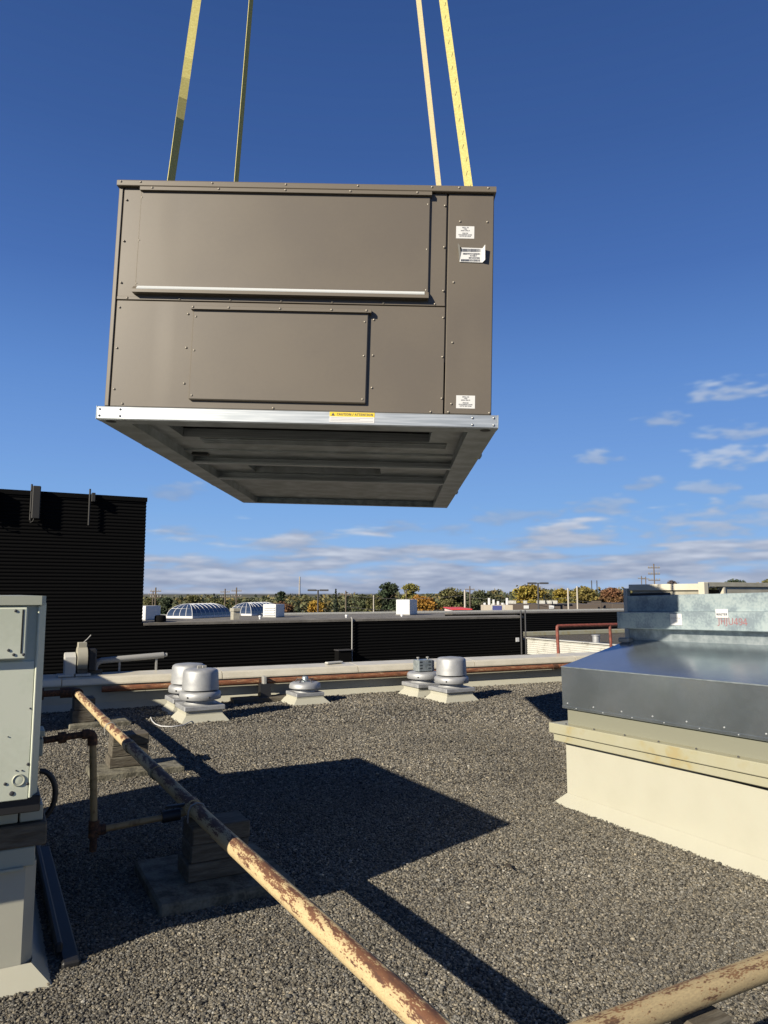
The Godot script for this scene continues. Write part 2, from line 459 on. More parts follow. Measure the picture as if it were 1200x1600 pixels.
# ---------------------------------------------------------------- sky, sun, camera
func make_sky() -> Sky:
	var w := 2048
	var h := 2048
	var img := Image.create(w, h, false, Image.FORMAT_RGB8)
	var clear := Gradient.new()
	# colour by elevation in degrees / 90
	clear.offsets = PackedFloat32Array([0.0, 0.03, 0.07, 0.12, 0.18, 0.26, 0.36, 0.48, 0.7, 1.0])
	clear.colors = PackedColorArray([Color8(168, 190, 222), Color8(146, 186, 232), Color8(128, 173, 228), Color8(113, 157, 219), Color8(96, 140, 206), Color8(74, 113, 180), Color8(60, 95, 157), Color8(50, 82, 140), Color8(38, 66, 116), Color8(30, 54, 100)])
	var low := noise(201, 1.0, 5)
	var streak := noise(203, 1.0, 5)
	var half := int(h / 2)
	var edge := int(h * 0.5 - 9.0 / 180.0 * h)      # the bank lies below 9 degrees
	var white := Color8(206, 211, 224)
	var grey := Color8(146, 157, 182)
	for y in half:
		var el := (0.5 - (y + 0.5) / h) * 180.0
		var base := clear.sample(el / 90.0)
		if y < edge:
			img.fill_rect(Rect2i(0, y, w, 1), base)
			continue
		for x in w:
			var az := (x + 0.5) / w * TAU
			var dx := sin(az)
			var dz := -cos(az)
			var n := low.get_noise_3d(dx * 5.0, el * 0.55, dz * 5.0)
			var st := streak.get_noise_3d(dx * 9.0, el * 1.25, dz * 9.0) * 0.75 + low.get_noise_3d(dx * 24.0 + 9.0, el * 3.0, dz * 24.0) * 0.45
			var lean := 0.9 * sin(az + 0.2) + 0.5 * sin(az * 3.0 + 1.0)
			var top := 3.9 + lean
			var d := n * 1.3 + st * 0.55 + clampf((top - el) * 0.34, -3.0, 0.42)
			var a := smoothstep(-0.05, 0.6, d) * 0.9
			var tone := clampf(0.33 + st * 1.0 + n * 0.45 + (el - 2.0) * 0.05, 0.0, 1.0)
			img.set_pixel(x, y, base.lerp(grey.lerp(white, tone), a))
	# small loose clouds higher up: azimuth, elevation, width, height in degrees, brightness
	var puffs := [[25.6, 14.2, 6.0, 1.2, 0.8], [21.0, 12.6, 3.2, 0.9, 0.6], [26.3, 11.2, 5.0, 1.1, 0.7], [25.8, 9.5, 6.0, 1.5, 0.9], [16.6, 10.1, 2.8, 0.9, 0.6], [19.5, 8.0, 3.0, 0.8, 0.4], [23.8, 7.5, 4.0, 0.8, 0.55], [16.4, 6.5, 5.4, 1.0, 0.4], [10.3, 5.9, 6.2, 1.1, 0.25], [0.2, 5.2, 3.6, 0.9, 0.15], [5.2, 4.9, 3.6, 0.7, 0.18], [-6.4, 4.7, 2.8, 0.55, 0.15], [-16.0, 7.6, 4.2, 1.0, 0.15], [-16.4, 4.7, 3.4, 0.6, 0.15], [-8.4, 3.8, 4.6, 0.7, 0.2], [13.6, 4.2, 9.0, 1.2, 0.45], [23.4, 4.9, 10.0, 1.8, 0.5], [27.0, 6.2, 6.0, 1.0, 0.55]]
	var pr := RandomNumberGenerator.new()
	pr.seed = 41
	for i in 110:
		var paz := pr.randf_range(31.0, 329.0)
		puffs.append([paz, pr.randf_range(4.0, 15.0), pr.randf_range(2.2, 6.0), pr.randf_range(0.5, 1.2), pr.randf_range(0.1, 0.9)])
	for q in puffs:
		var cx: float = q[0] / 360.0 * w
		var cy: float = (0.5 - q[1] / 180.0) * h
		var rx: float = q[2] / 360.0 * w
		var ry: float = q[3] / 180.0 * h
		for yy in range(int(cy - ry * 1.5), int(cy + ry * 1.5) + 1):
			for xx in range(int(cx - rx), int(cx + rx) + 1):
				var u: float = (xx - cx) / rx
				var v: float = (yy - cy) / ry
				if v > 0.0:
					v *= 1.5
				var nn := low.get_noise_2d(xx * 0.045, yy * 0.07) * 0.95 + streak.get_noise_2d(xx * 0.10, yy * 0.15) * 0.6
				var m := 0.72 - (u * u * 1.9 + v * v) + nn
				var al := smoothstep(0.0, 0.9, m) * 0.72 * (0.5 + 0.5 * float(q[4]))
				if al <= 0.0:
					continue
				var xi := posmod(xx, w)
				var tn := clampf(float(q[4]) * 0.85 - v * 0.25 + nn * 0.35, 0.0, 1.0)
				img.set_pixel(xi, yy, img.get_pixel(xi, yy).lerp(grey.lerp(white, tn), al))
	img.fill_rect(Rect2i(0, half, w, h - half), Color8(96, 92, 86))
	var pm := PanoramaSkyMaterial.new()
	pm.panorama = ImageTexture.create_from_image(img)
	var s := Sky.new()
	s.sky_material = pm
	return s

func _ready() -> void:
	rng.seed = 7
	var cam := Camera3D.new()
	cam.name = "camera"
	cam.position = Vector3(0, EYE, 0)
	cam.rotation = Vector3(0.110853, 0, 0)
	cam.fov = 69.65
	cam.far = 6000.0
	cam.near = 0.05
	add_child(cam)
	cam.current = true

	var we := WorldEnvironment.new()
	we.name = "environment"
	var env := Environment.new()
	env.background_mode = Environment.BG_SKY
	env.sky = make_sky()
	env.background_energy_multiplier = 0.526
	env.tonemap_mode = Environment.TONE_MAPPER_LINEAR
	env.tonemap_exposure = 1.9
	env.sdfgi_enabled = true
	env.ssao_enabled = true
	env.ssil_enabled = true
	we.environment = env
	add_child(we)

	var sun := DirectionalLight3D.new()
	sun.name = "sun"
	sun.light_energy = 1.6
	sun.light_color = Color(1.0, 0.955, 0.87)
	sun.light_angular_distance = 0.5
	sun.shadow_enabled = true
	add_child(sun)
	var az := deg_to_rad(43.8)
	var el := deg_to_rad(25.9)
	sun.look_at_from_position(Vector3.ZERO, Vector3(sin(az) * cos(el), -sin(el), -cos(az) * cos(el)))

	make_materials()
	setting()
	black_building()
	mall()
	parapet()
	roof_fans()
	parapet_equipment()
	old_unit()
	neighbour_unit()
	galvanized_box()
	pipes()
	hanging_unit()
	far_things()
	woods()
	gravel()

# ---------------------------------------------------------------- ground and roofs
func setting() -> void:
	var g := mb()
	face(g, [Vector3(-3500, -7, -3500), Vector3(3500, -7, -3500), Vector3(3500, -7, 1500), Vector3(-3500, -7, 1500)], Vector3(0, -50, 0))
	struct("ground", g, M.ground)
	var r := bx(Vector3(-26, -7.0, -15.9), Vector3(13.0, 0.0, 12))
	var roof := struct("roof_deck", r, M.gravel_bed)
	roof.rotation.y = TURN
	# raised roof on the right, behind the white corrugated side wall
	var q := bx(Vector3(13.06, -7.0, -19.4), Vector3(34, 0.38, -4))
	var up := struct("raised_roof", q, M.gravel_bed)
	up.rotation.y = TURN

func stone_mesh(seed_: int) -> ArrayMesh:
	var r := RandomNumberGenerator.new()
	r.seed = seed_
	var t := (1.0 + sqrt(5.0)) / 2.0
	var v := [Vector3(-1, t, 0), Vector3(1, t, 0), Vector3(-1, -t, 0), Vector3(1, -t, 0), Vector3(0, -1, t), Vector3(0, 1, t), Vector3(0, -1, -t), Vector3(0, 1, -t), Vector3(t, 0, -1), Vector3(t, 0, 1), Vector3(-t, 0, -1), Vector3(-t, 0, 1)]
	for i in v.size():
		v[i] = v[i].normalized() * r.randf_range(0.72, 1.15)
	var f := [[0, 11, 5], [0, 5, 1], [0, 1, 7], [0, 7, 10], [0, 10, 11], [1, 5, 9], [5, 11, 4], [11, 10, 2], [10, 7, 6], [7, 1, 8], [3, 9, 4], [3, 4, 2], [3, 2, 6], [3, 6, 8], [3, 8, 9], [4, 9, 5], [2, 4, 11], [6, 2, 10], [8, 6, 7], [9, 8, 1]]
	var st := mb()
	for k in f:
		face(st, [v[k[0]], v[k[1]], v[k[2]]], Vector3.ZERO)
	st.set_material(M.stone)
	return st.commit()

func gravel() -> void:
	# loose stones lying on the bed, as far as they can be told apart
	var r := RandomNumberGenerator.new()
	r.seed = 99
	var patch := noise(301, 0.55, 3)
	var bands := [[1.9, 4.2, 19000.0, 0.0032, 0.0072], [4.2, 6.5, 11000.0, 0.004, 0.0082], [6.5, 9.5, 4800.0, 0.0056, 0.0108], [9.5, 15.0, 1500.0, 0.009, 0.015]]
	for kind in 3:
		var buf := PackedFloat32Array()
		var count := 0
		for bd in bands:
			var z0: float = bd[0]
			var z1: float = bd[1]
			var area := 0.0
			var half1 := 0.60 * z1 + 0.35
			area = 2.0 * half1 * (z1 - z0)
			var tries := int(area * float(bd[2]) / 3.0)
			for i in tries:
				var z := r.randf_range(z0, z1)
				var x := r.randf_range(-half1, half1)
				if absf(x) > 0.60 * z + 0.35:
					continue
				# inside the big curb on the right or beyond the parapet: nothing to see
				var b := x * cos(TURN) + z * sin(TURN)
				var a := -x * sin(TURN) + z * cos(TURN)
				if b > 4.05 and a < 4.55 or b < 0.25 and a > 3.65 and a < 5.8:
					continue
				if a > 11.4 - 0.066 * (b - 0.8):
					continue
				var s := r.randf_range(float(bd[3]), float(bd[4]))
				if r.randf() < 0.04:
					s *= 1.5
				var bs := Basis.from_euler(Vector3(r.randf() * TAU, r.randf() * TAU, r.randf() * TAU)).scaled(Vector3(s * r.randf_range(0.85, 1.35), s * r.randf_range(0.55, 0.95), s * r.randf_range(0.85, 1.35)))
				var y := s * r.randf_range(-0.15, 0.75)
				var tone := r.randf()
				var l := 0.085 + 0.19 * pow(tone, 1.4)
				if r.randf() < 0.045:
					l = r.randf_range(0.27, 0.45)
				elif r.randf() < 0.14:
					l = r.randf_range(0.02, 0.055)
				l *= 0.62 * (1.0 + 0.3 * patch.get_noise_2d(x, z))
				var warm := r.randf_range(0.0, 1.0)
				buf.append_array([bs.x.x, bs.y.x, bs.z.x, x, bs.x.y, bs.y.y, bs.z.y, y, bs.x.z, bs.y.z, bs.z.z, -z, l * lerpf(1.0, 1.12, warm), l * lerpf(0.97, 0.97, warm), l * lerpf(0.88, 0.7, warm), 1.0])
				count += 1
		var mm := MultiMesh.new()
		mm.transform_format = MultiMesh.TRANSFORM_3D
		mm.use_colors = true
		mm.mesh = stone_mesh(400 + kind)
		mm.instance_count = count
		mm.buffer = buf
		var o := MultiMeshInstance3D.new()
		o.multimesh = mm
		o.name = numbered("gravel")
		add_child(o)
		o.set_meta("kind", "stuff")
		tag(o, "loose grey and buff gravel stones covering the flat roof", "gravel", "loose roof gravel")

# ---------------------------------------------------------------- the black corrugated building behind
func black_building() -> void:
	var o := thing("black_building", "black corrugated metal building with a tall block at left and a long low wall", "building", G(0, 0, 15.95), TURN)
	var low := mb()
	corrugated(low, 2.95, 12.95, 0.0, 0.98, 0.07, 0.013)
	obj("low_wall", low, M.black, o)
	var tall := mb()
	corrugated(tall, -12.0, 2.95, 0.0, 3.57, 0.07, 0.013)
	obj("tall_wall", tall, M.black, o)
	# the return of the tall block
	var ret := mb()
	corrugated(ret, 0.0, 7.0, 0.98, 3.57, 0.07, 0.013)
	var rt := obj("return_wall", ret, M.black, o)
	rt.position = Vector3(2.95, 0, -0.03)
	rt.rotation.y = PI / 2
	obj("tall_block_core", bx(Vector3(-12.0, -7, -7.0), Vector3(2.93, 3.6, -0.035)), M.black, o)
	var cap := mb()
	bar_x(cap, [Vector2(0.03, 3.55), Vector2(0.03, 3.64), Vector2(-0.3, 3.66), Vector2(-0.3, 3.55)], -12.0, 2.965)
	obj("roof_edge_cap", cap, M.black, o)
	var lowcap := mb()
	bar_x(lowcap, [Vector2(0.03, 0.97), Vector2(0.03, 1.02), Vector2(-0.32, 1.045), Vector2(-0.32, 0.97)], 2.98, 12.97)
	obj("parapet_cap", lowcap, M.roof_grey if M.has("roof_grey") else M.roofing, o)
	obj("low_wall_core", bx(Vector3(2.97, -7, -0.3), Vector3(12.93, 0.97, -0.035)), M.black, o)
	# the wall set back on the right
	var back := mb()
	corrugated(back, 12.98, 32.0, 0.0, 0.98, 0.07, 0.013)
	var bk := obj("set_back_wall", back, M.black, o)
	bk.position = Vector3(0, 0, -3.5)
	obj("set_back_core", bx(Vector3(12.98, -7, -3.9), Vector3(32, 0.97, -3.535)), M.black, o)
	var bcap := mb()
	bar_x(bcap, [Vector2(-3.47, 0.98), Vector2(-3.47, 1.0), Vector2(-3.9, 1.02), Vector2(-3.9, 0.98)], 12.98, 32.0)
	obj("set_back_cap", bcap, M.roofing, o)
	# a thin conduit and a black box on the low wall, a white cover plate, two corner pipes
	var c := mb()
	tube(c, [Vector3(7.77, 0.0, 0.05), Vector3(7.77, 1.03, 0.05), Vector3(7.77, 1.065, 0.0)], 0.016, 8)
	obj("conduit", c, M.galv_pole, o)
	var jb := mb()
	box(jb, Vector3(7.33, 0.0, 0.02), Vector3(7.68, 0.3, 0.24), 0.008)
	obj("scupper_box", jb, M.black, o)
	obj("scupper_lid", bx(Vector3(7.31, 0.305, 0.018), Vector3(7.70, 0.33, 0.27), 0.005), M.dark_pole, o)
	obj("cover_plate", bx(Vector3(12.68, 0.34, 0.018), Vector3(12.79, 0.45, 0.035), 0.004), M.white, o)
	for x in [12.84, 12.99]:
		var dp := mb()
		tube(dp, [Vector3(x, 0, 0.06), Vector3(x, 1.18, 0.06)], 0.02, 8)
		obj("corner_pipe", dp, M.dark_pole, o)
	# panel antennas on the tall block
	antenna(0.10, 3.10, 3.62, 0.14, "dark flat panel antenna at the left picture edge of the black block")
	antenna(0.84, 3.08, 3.73, 0.15, "tall dark panel antenna on the black block, the larger one with a wide shadow")
	var o2 := thing("whip_antenna", "thin pole antenna with a small box near the right end of the black block", "antenna", G(1.82, 0, 15.93), TURN, "antennas on the black block")
	var p := mb()
	tube(p, [Vector3(0, 3.0, 0.07), Vector3(0, 3.74, 0.07)], 0.018, 8)
	obj("pole", p, M.fixture, o2)
	obj("box", bx(Vector3(0.03, 3.48, 0.03), Vector3(0.10, 3.66, 0.13), 0.006), M.fixture, o2)
	obj("bracket", bx(Vector3(-0.02, 3.5, 0.0), Vector3(0.05, 3.56, 0.07)), M.black, o2)

func antenna(b: float, y0: float, y1: float, w: float, label: String) -> void:
	var o := thing("panel_antenna", label, "antenna", G(b, 0, 15.93), TURN, "antennas on the black block")
	obj("panel", bx(Vector3(-w / 2, y0, 0.03), Vector3(w / 2, y1, 0.125), 0.015), M.fixture, o)
	var p := mb()
	tube(p, [Vector3(-0.09, y0 - 0.03, 0.08), Vector3(-0.09, y1 + 0.03, 0.08)], 0.018, 8)
	obj("mounting_pole", p, M.fixture, o)
	for y in [y0 + 0.1, y1 - 0.12]:
		obj("bracket", bx(Vector3(-0.1, y, 0.0), Vector3(0.0, y + 0.04, 0.1), 0.004), M.black, o)
	var cb := mb()
	tube(cb, [Vector3(-0.03, y0, 0.15), Vector3(-0.04, y0 - 0.05, 0.14), Vector3(-0.085, y0 - 0.08, 0.1), Vector3(-0.08, y0 - 0.02, 0.03)], 0.01, 6)
	obj("cable", cb, M.rubber, o)

# ---------------------------------------------------------------- the mall roof beyond
func mall() -> void:
	var st := bx(Vector3(-40, -7, -74), Vector3(90, -0.6, -16.3))
	var r := struct("mall_roof", st, M.roofing)
	r.rotation.y = TURN
	var e := thing("roof_edge", "long low white edge trim along the far side of the mall roof", "roof edge", G(0, -0.6, 74), TURN)
	obj("edge_trim", bx(Vector3(10, 0, -0.3), Vector3(90, 0.22, 0.0), 0.02), M.white_wall, e)
	skylight(Vector3(-19.85, -0.6, -67.9), 2.7, 6.6, 1.12, -0.33, "left one of the two domed glass skylights with white ribs, nearer the black block")
	skylight(Vector3(-15.95, -0.62, -76.8), 2.5, 6.6, 1.15, -0.33, "right one of the two domed glass skylights, beside the louvred rooftop unit")
	# white box with a shaded side
	roof_box("roof_box", "plain white rooftop box standing alone before the orange tree", "rooftop box", Vector3(2.7, -0.6, -78.0), 1.5, 2.8, 1.62, false)
	roof_box("roof_box", "white and dark rooftop box at the right foot of the tall black block", "rooftop box", Vector3(-19.9, -0.6, -62.0), 1.2, 2.05, 1.22, false)
	var ac := roof_box("louvred_unit", "white louvred rooftop unit with a dark side right of the right skylight", "rooftop unit", Vector3(-10.2, -0.6, -70.0), 1.35, 1.8, 1.25, true)
	var cb := thing("roof_drum", "small dark drum on the wall top beside the tall black block", "drum", G(3.35, 1.04, 16.1), TURN)
	var d := mb()
	lathe(d, [Vector2(0.0, 0), Vector2(0.12, 0), Vector2(0.12, 0), Vector2(0.12, 0.1), Vector2(0.1, 0.13), Vector2(0.0, 0.14)], 20)
	obj("drum", d, M.black, cb)
	var lb := thing("roof_hatch", "small pale roof hatch between the two glass skylights", "roof hatch", Vector3(-12.0, -0.6, -60), TURN)
	obj("lid", bx(Vector3(-0.3, 0.82, -0.6), Vector3(0.3, 1.08, 0.4), 0.02), M.tan_metal, lb)
	obj("upstand", bx(Vector3(-0.25, 0, -0.5), Vector3(0.25, 0.82, 0.3)), M.tan_metal, lb)
	var i := 0
	for s in [[16.9, 49.0, "first short white vent pipe on the mall roof, below the left skylight"], [23.0, 48.0, "short white vent pipe on the mall roof, below the louvred unit"], [27.0, 47.0, "short white vent pipe on the mall roof, right of the louvred unit"], [33.0, 40.0, "short white vent pipe on the mall roof, left of three near the pale poles"], [33.9, 40.0, "middle one of three white vent pipes near the pale poles"], [35.0, 40.0, "right one of three white vent pipes near the pale poles"]]:
		var v := thing("vent_pipe", s[2], "vent pipe", G(s[0], -0.6, s[1]), TURN, "white vent pipes on the mall roof")
		var vm := mb()
		lathe(vm, [Vector2(0.07, 0), Vector2(0.07, 0.62), Vector2(0.07, 0.62), Vector2(0.1, 0.62), Vector2(0.1, 0.72), Vector2(0.07, 0.75), Vector2(0, 0.75)], 12)
		obj("pipe", vm, M.white, v)
		i += 1

func roof_box(called: String, label: String, category: String, corner: Vector3, w: float, l: float, h: float, louvres: bool) -> Node3D:
	# `corner` is the near right corner: the front runs w to the left of it, the side l away from it
	var o := thing(called, label, category, corner, -0.33)
	obj("casing", bx(Vector3(-w, 0.08, -l), Vector3(0, h, 0), 0.02), M.white, o)
	obj("base", bx(Vector3(-w - 0.05, 0, -l - 0.05), Vector3(0.05, 0.08, 0.05), 0.01), M.galv_pole, o)
	obj("side_door", bx(Vector3(-0.01, 0.16, -l + 0.1), Vector3(0.015, h - 0.1, -0.1), 0.01), M.white, o)
	if louvres:
		for k in 4:
			var st := mb()
			bar_x(st, [Vector2(0.0, 0.3 + k * 0.22), Vector2(0.09, 0.22 + k * 0.22), Vector2(0.09, 0.24 + k * 0.22), Vector2(0.0, 0.34 + k * 0.22)], -w + 0.1, -0.1)
			obj("louvre", st, M.white, o)
	else:
		obj("front_panel", bx(Vector3(-w + 0.1, 0.16, -0.01), Vector3(-0.1, h - 0.1, 0.015), 0.01), M.white, o)
	return o

func skylight(at: Vector3, w: float, l: float, h: float, turn: float, label: String) -> void:
	var o := thing("skylight", label, "skylight", at, turn, "domed glass skylights on the mall roof")
	obj("curb", bx(Vector3(-0.12, 0, -l - 0.12), Vector3(w + 0.12, 0.22, 0.12), 0.03), M.white, o)
	var nb := 5
	var hip := w * 0.55
	var arc := func(t: float) -> Vector2:      # 0..1 from edge to ridge
		var a := t * PI / 2
		return Vector2(1.0 - cos(a), sin(a))   # inward share, height share
	# bays of the long sides
	var zs := []
	for i in nb + 1:
		zs.append(-hip - (l - 2 * hip) * i / nb)
	var steps := 6
	for side in [0, 1]:
		for i in nb:
			var st := mb()
			for k in steps:
				var p: Vector2 = arc.call(float(k) / steps)
				var q: Vector2 = arc.call(float(k + 1) / steps)
				var xp := p.x * w / 2 if side == 0 else w - p.x * w / 2
				var xq := q.x * w / 2 if side == 0 else w - q.x * w / 2
				face(st, [Vector3(xp, 0.2 + p.y * h, zs[i]), Vector3(xp, 0.2 + p.y * h, zs[i + 1]), Vector3(xq, 0.2 + q.y * h, zs[i + 1]), Vector3(xq, 0.2 + q.y * h, zs[i])], Vector3(w / 2, 0, -l / 2))
			obj("pane", st, M.glass, o)
		for i in nb + 1:
			var pts := []
			for k in steps + 1:
				var p2: Vector2 = arc.call(float(k) / steps)
				var x := p2.x * w / 2 if side == 0 else w - p2.x * w / 2
				pts.append(Vector3(x, 0.2 + p2.y * h, zs[i]))
			var rb := mb()
			tube(rb, pts, 0.03, 6, false)
			obj("rib", rb, M.white, o)
	# hipped ends
	for e in [0, 1]:
		var zr: float = -hip if e == 0 else -l + hip
		var ze: float = 0.0 if e == 0 else -l
		# along the end: base points go round from the left long side to the right one
		var base := []
		for k in 3: base.append(Vector3(0, 0, lerpf(zr, ze, k / 2.0)))
		for k in range(1, 5): base.append(Vector3(w * k / 4.0, 0, ze))
		for k in range(1, 3): base.append(Vector3(w, 0, lerpf(ze, zr, k / 2.0)))
		var line := func(bp: Vector3, t: float) -> Vector3:
			var p3: Vector2 = arc.call(t)
			var top := Vector3(w / 2, 0, zr)
			return Vector3(lerpf(bp.x, top.x, p3.x), 0.2 + p3.y * h, lerpf(bp.z, top.z, p3.x))
		for k in base.size() - 1:
			var st2 := mb()
			for s in steps:
				var pa: Vector3 = line.call(base[k], float(s) / steps)
				var pb: Vector3 = line.call(base[k + 1], float(s) / steps)
				var pc: Vector3 = line.call(base[k + 1], float(s + 1) / steps)
				var pd: Vector3 = line.call(base[k], float(s + 1) / steps)
				if s == steps - 1:
					face(st2, [pa, pb, pc], Vector3(w / 2, 0, zr))
				else:
					face(st2, [pa, pb, pc, pd], Vector3(w / 2, 0, zr))
			obj("pane", st2, M.glass, o)
		for k in range(1, base.size() - 1):
			var pts2 := []
			for s in steps + 1:
				pts2.append(line.call(base[k], float(s) / steps))
			var rb2 := mb()
			tube(rb2, pts2, 0.028, 6, false)
			obj("rib", rb2, M.white, o)
	# the bar running round at part height
	var ring := mb()
	var p4: Vector2 = arc.call(0.42)
	var i4: float = p4.x * w / 2
	var iz: float = p4.x * hip
	tube(ring, [Vector3(i4, 0.2 + p4.y * h, -l + iz), Vector3(i4, 0.2 + p4.y * h, -iz), Vector3(w - i4, 0.2 + p4.y * h, -iz), Vector3(w - i4, 0.2 + p4.y * h, -l + iz)], 0.026, 6, false)
	obj("ring_bar", ring, M.white, o)

# ---------------------------------------------------------------- the cream parapet with its rusty pipe
func parapet() -> void:
	var rot := 0.4307
	var o := thing("parapet", "low cream parapet with a pale metal cap across the far side of the gravel roof", "parapet", Vector3(-4.66, 0, -10.27), rot)
	var x := -4.22
	var k := 0
	while x < 14.5:
		var cant := mb()
		bar_x(cant, [Vector2(0, 0), Vector2(-0.1, 0.09), Vector2(-0.3, 0.09), Vector2(-0.3, 0)], x - 1.1, x + 1.126)
		obj("cant_strip", cant, M.cream, o)
		obj("flashing_panel", bx(Vector3(x - 1.1 + 0.002, 0.09, -0.40), Vector3(x + 1.126, 0.335, -0.104 - 0.002 * (k % 2))), M.cream, o)
		var cap := mb()
		bar_x(cap, [Vector2(-0.035, 0.345), Vector2(-0.035, 0.365), Vector2(-0.055, 0.43), Vector2(-0.10, 0.452), Vector2(-0.46, 0.475), Vector2(-0.46, 0.335), Vector2(-0.09, 0.335)], x + 0.004, x + 2.219)
		obj("cap_segment", cap, M.cap_metal, o)
		x += 2.226
		k += 1
	var p := thing("rusty_pipe", "long brown rusty pipe running along the face of the cream parapet", "pipe", Vector3(-4.66, 0, -10.27), rot)
	var t := mb()
	tube(t, [Vector3(0.75, 0.285, 0.0), Vector3(14.5, 0.285, 0.0)], 0.043, 14, true, 4.0)
	obj("pipe", t, M.pipe3, p)
	for xx in [3.05, 6.2, 8.6]:
		var c := mb()
		tube(c, [Vector3(xx - 0.05, 0.285, 0.0), Vector3(xx + 0.05, 0.285, 0.0)], 0.052, 14)
		obj("coupling", c, M.rust_iron, p)
	# the support stand under that pipe
	var s := thing("pipe_stand", "dark pipe stand on a timber pad between the capped fan and the low fan", "pipe support", Vector3(-4.66, 0, -10.27) + Vector3(2.72, 0, -1.25), rot)
	obj("pad", bx(Vector3(-0.42, 0, -0.02), Vector3(0.62, 0.07, 0.26), 0.008), M.wood, s)
	var leg := mb()
	bar_x(leg, [Vector2(0.2, 0.07), Vector2(0.02, 0.07), Vector2(0.06, 0.26), Vector2(0.16, 0.26)], 0.0, 0.16)
	obj("stand", leg, M.rubber, s)
	obj("clamp", bx(Vector3(0.05, 0.24, 0.03), Vector3(0.1, 0.37, 0.16), 0.008), M.galv_pole, s)

# ---------------------------------------------------------------- five mushroom fans
func fan_body(o: Node3D, capped: bool, motor: bool) -> void:
	var sk := mb()
	frustum(sk, 0.0, 0.31, 0.09, 0.235)
	frustum(sk, 0.088, 0.2345, 0.145, 0.2345)
	obj("curb", sk, M.cream, o)
	obj("base_plate", bx(Vector3(-0.262, 0.14, -0.262), Vector3(0.262, 0.2, 0.262), 0.008), M.aluminium, o)
	var nk := mb()
	lathe(nk, [Vector2(0.21, 0.2), Vector2(0.19, 0.215), Vector2(0.18, 0.24), Vector2(0.18, 0.30), Vector2(0.0, 0.30)], 36)
	obj("neck", nk, M.aluminium, o)
	var rg := mb()
	lathe(rg, [Vector2(0.1, 0.275), Vector2(0.245, 0.265), Vector2(0.262, 0.265), Vector2(0.268, 0.275), Vector2(0.266, 0.33), Vector2(0.255, 0.352), Vector2(0.232, 0.366), Vector2(0.0, 0.37)], 44)
	obj("wind_band", rg, M.aluminium, o)
	for k in 6:
		var a := TAU * k / 6.0 + 0.35
		piece("bolt", bolt_mesh, M.rubber, o, Vector3(cos(a) * 0.267, 0.3, sin(a) * 0.267), Vector3.ZERO, Vector3.ONE * 1.6)
	if capped:
		var cp := mb()
		lathe(cp, [Vector2(0.15, 0.37), Vector2(0.15, 0.385), Vector2(0.15, 0.385), Vector2(0.238, 0.385), Vector2(0.238, 0.385), Vector2(0.232, 0.46), Vector2(0.226, 0.6), Vector2(0.215, 0.628), Vector2(0.19, 0.642), Vector2(0.1, 0.652), Vector2(0, 0.654)], 44)
		obj("motor_cap", cp, M.aluminium, o)
	if motor:
		obj("motor_housing", bx(Vector3(-0.14, 0.38, -0.09), Vector3(0.12, 0.56, 0.09), 0.006), M.galv, o)
		obj("motor_side", bx(Vector3(0.125, 0.37, -0.07), Vector3(0.17, 0.55, 0.07), 0.01), M.galv_pole, o)
		for x in [-0.1, 0.08]:
			var kn := mb()
			lathe(kn, [Vector2(0.01, 0.56), Vector2(0.01, 0.58), Vector2(0.026, 0.585), Vector2(0.026, 0.6), Vector2(0.0, 0.605)], 12, Vector3(x, 0, 0))
			obj("knob", kn, M.galv_pole, o)
		for yy in [0.42, 0.47, 0.52]:
			for x2 in [-0.1, 0.06]:
				obj("slot", bx(Vector3(x2 - 0.02, yy, 0.088), Vector3(x2 + 0.03, yy + 0.012, 0.0925)), M.rubber, o)

var bolt_mesh: ArrayMesh
var screw_mesh: ArrayMesh

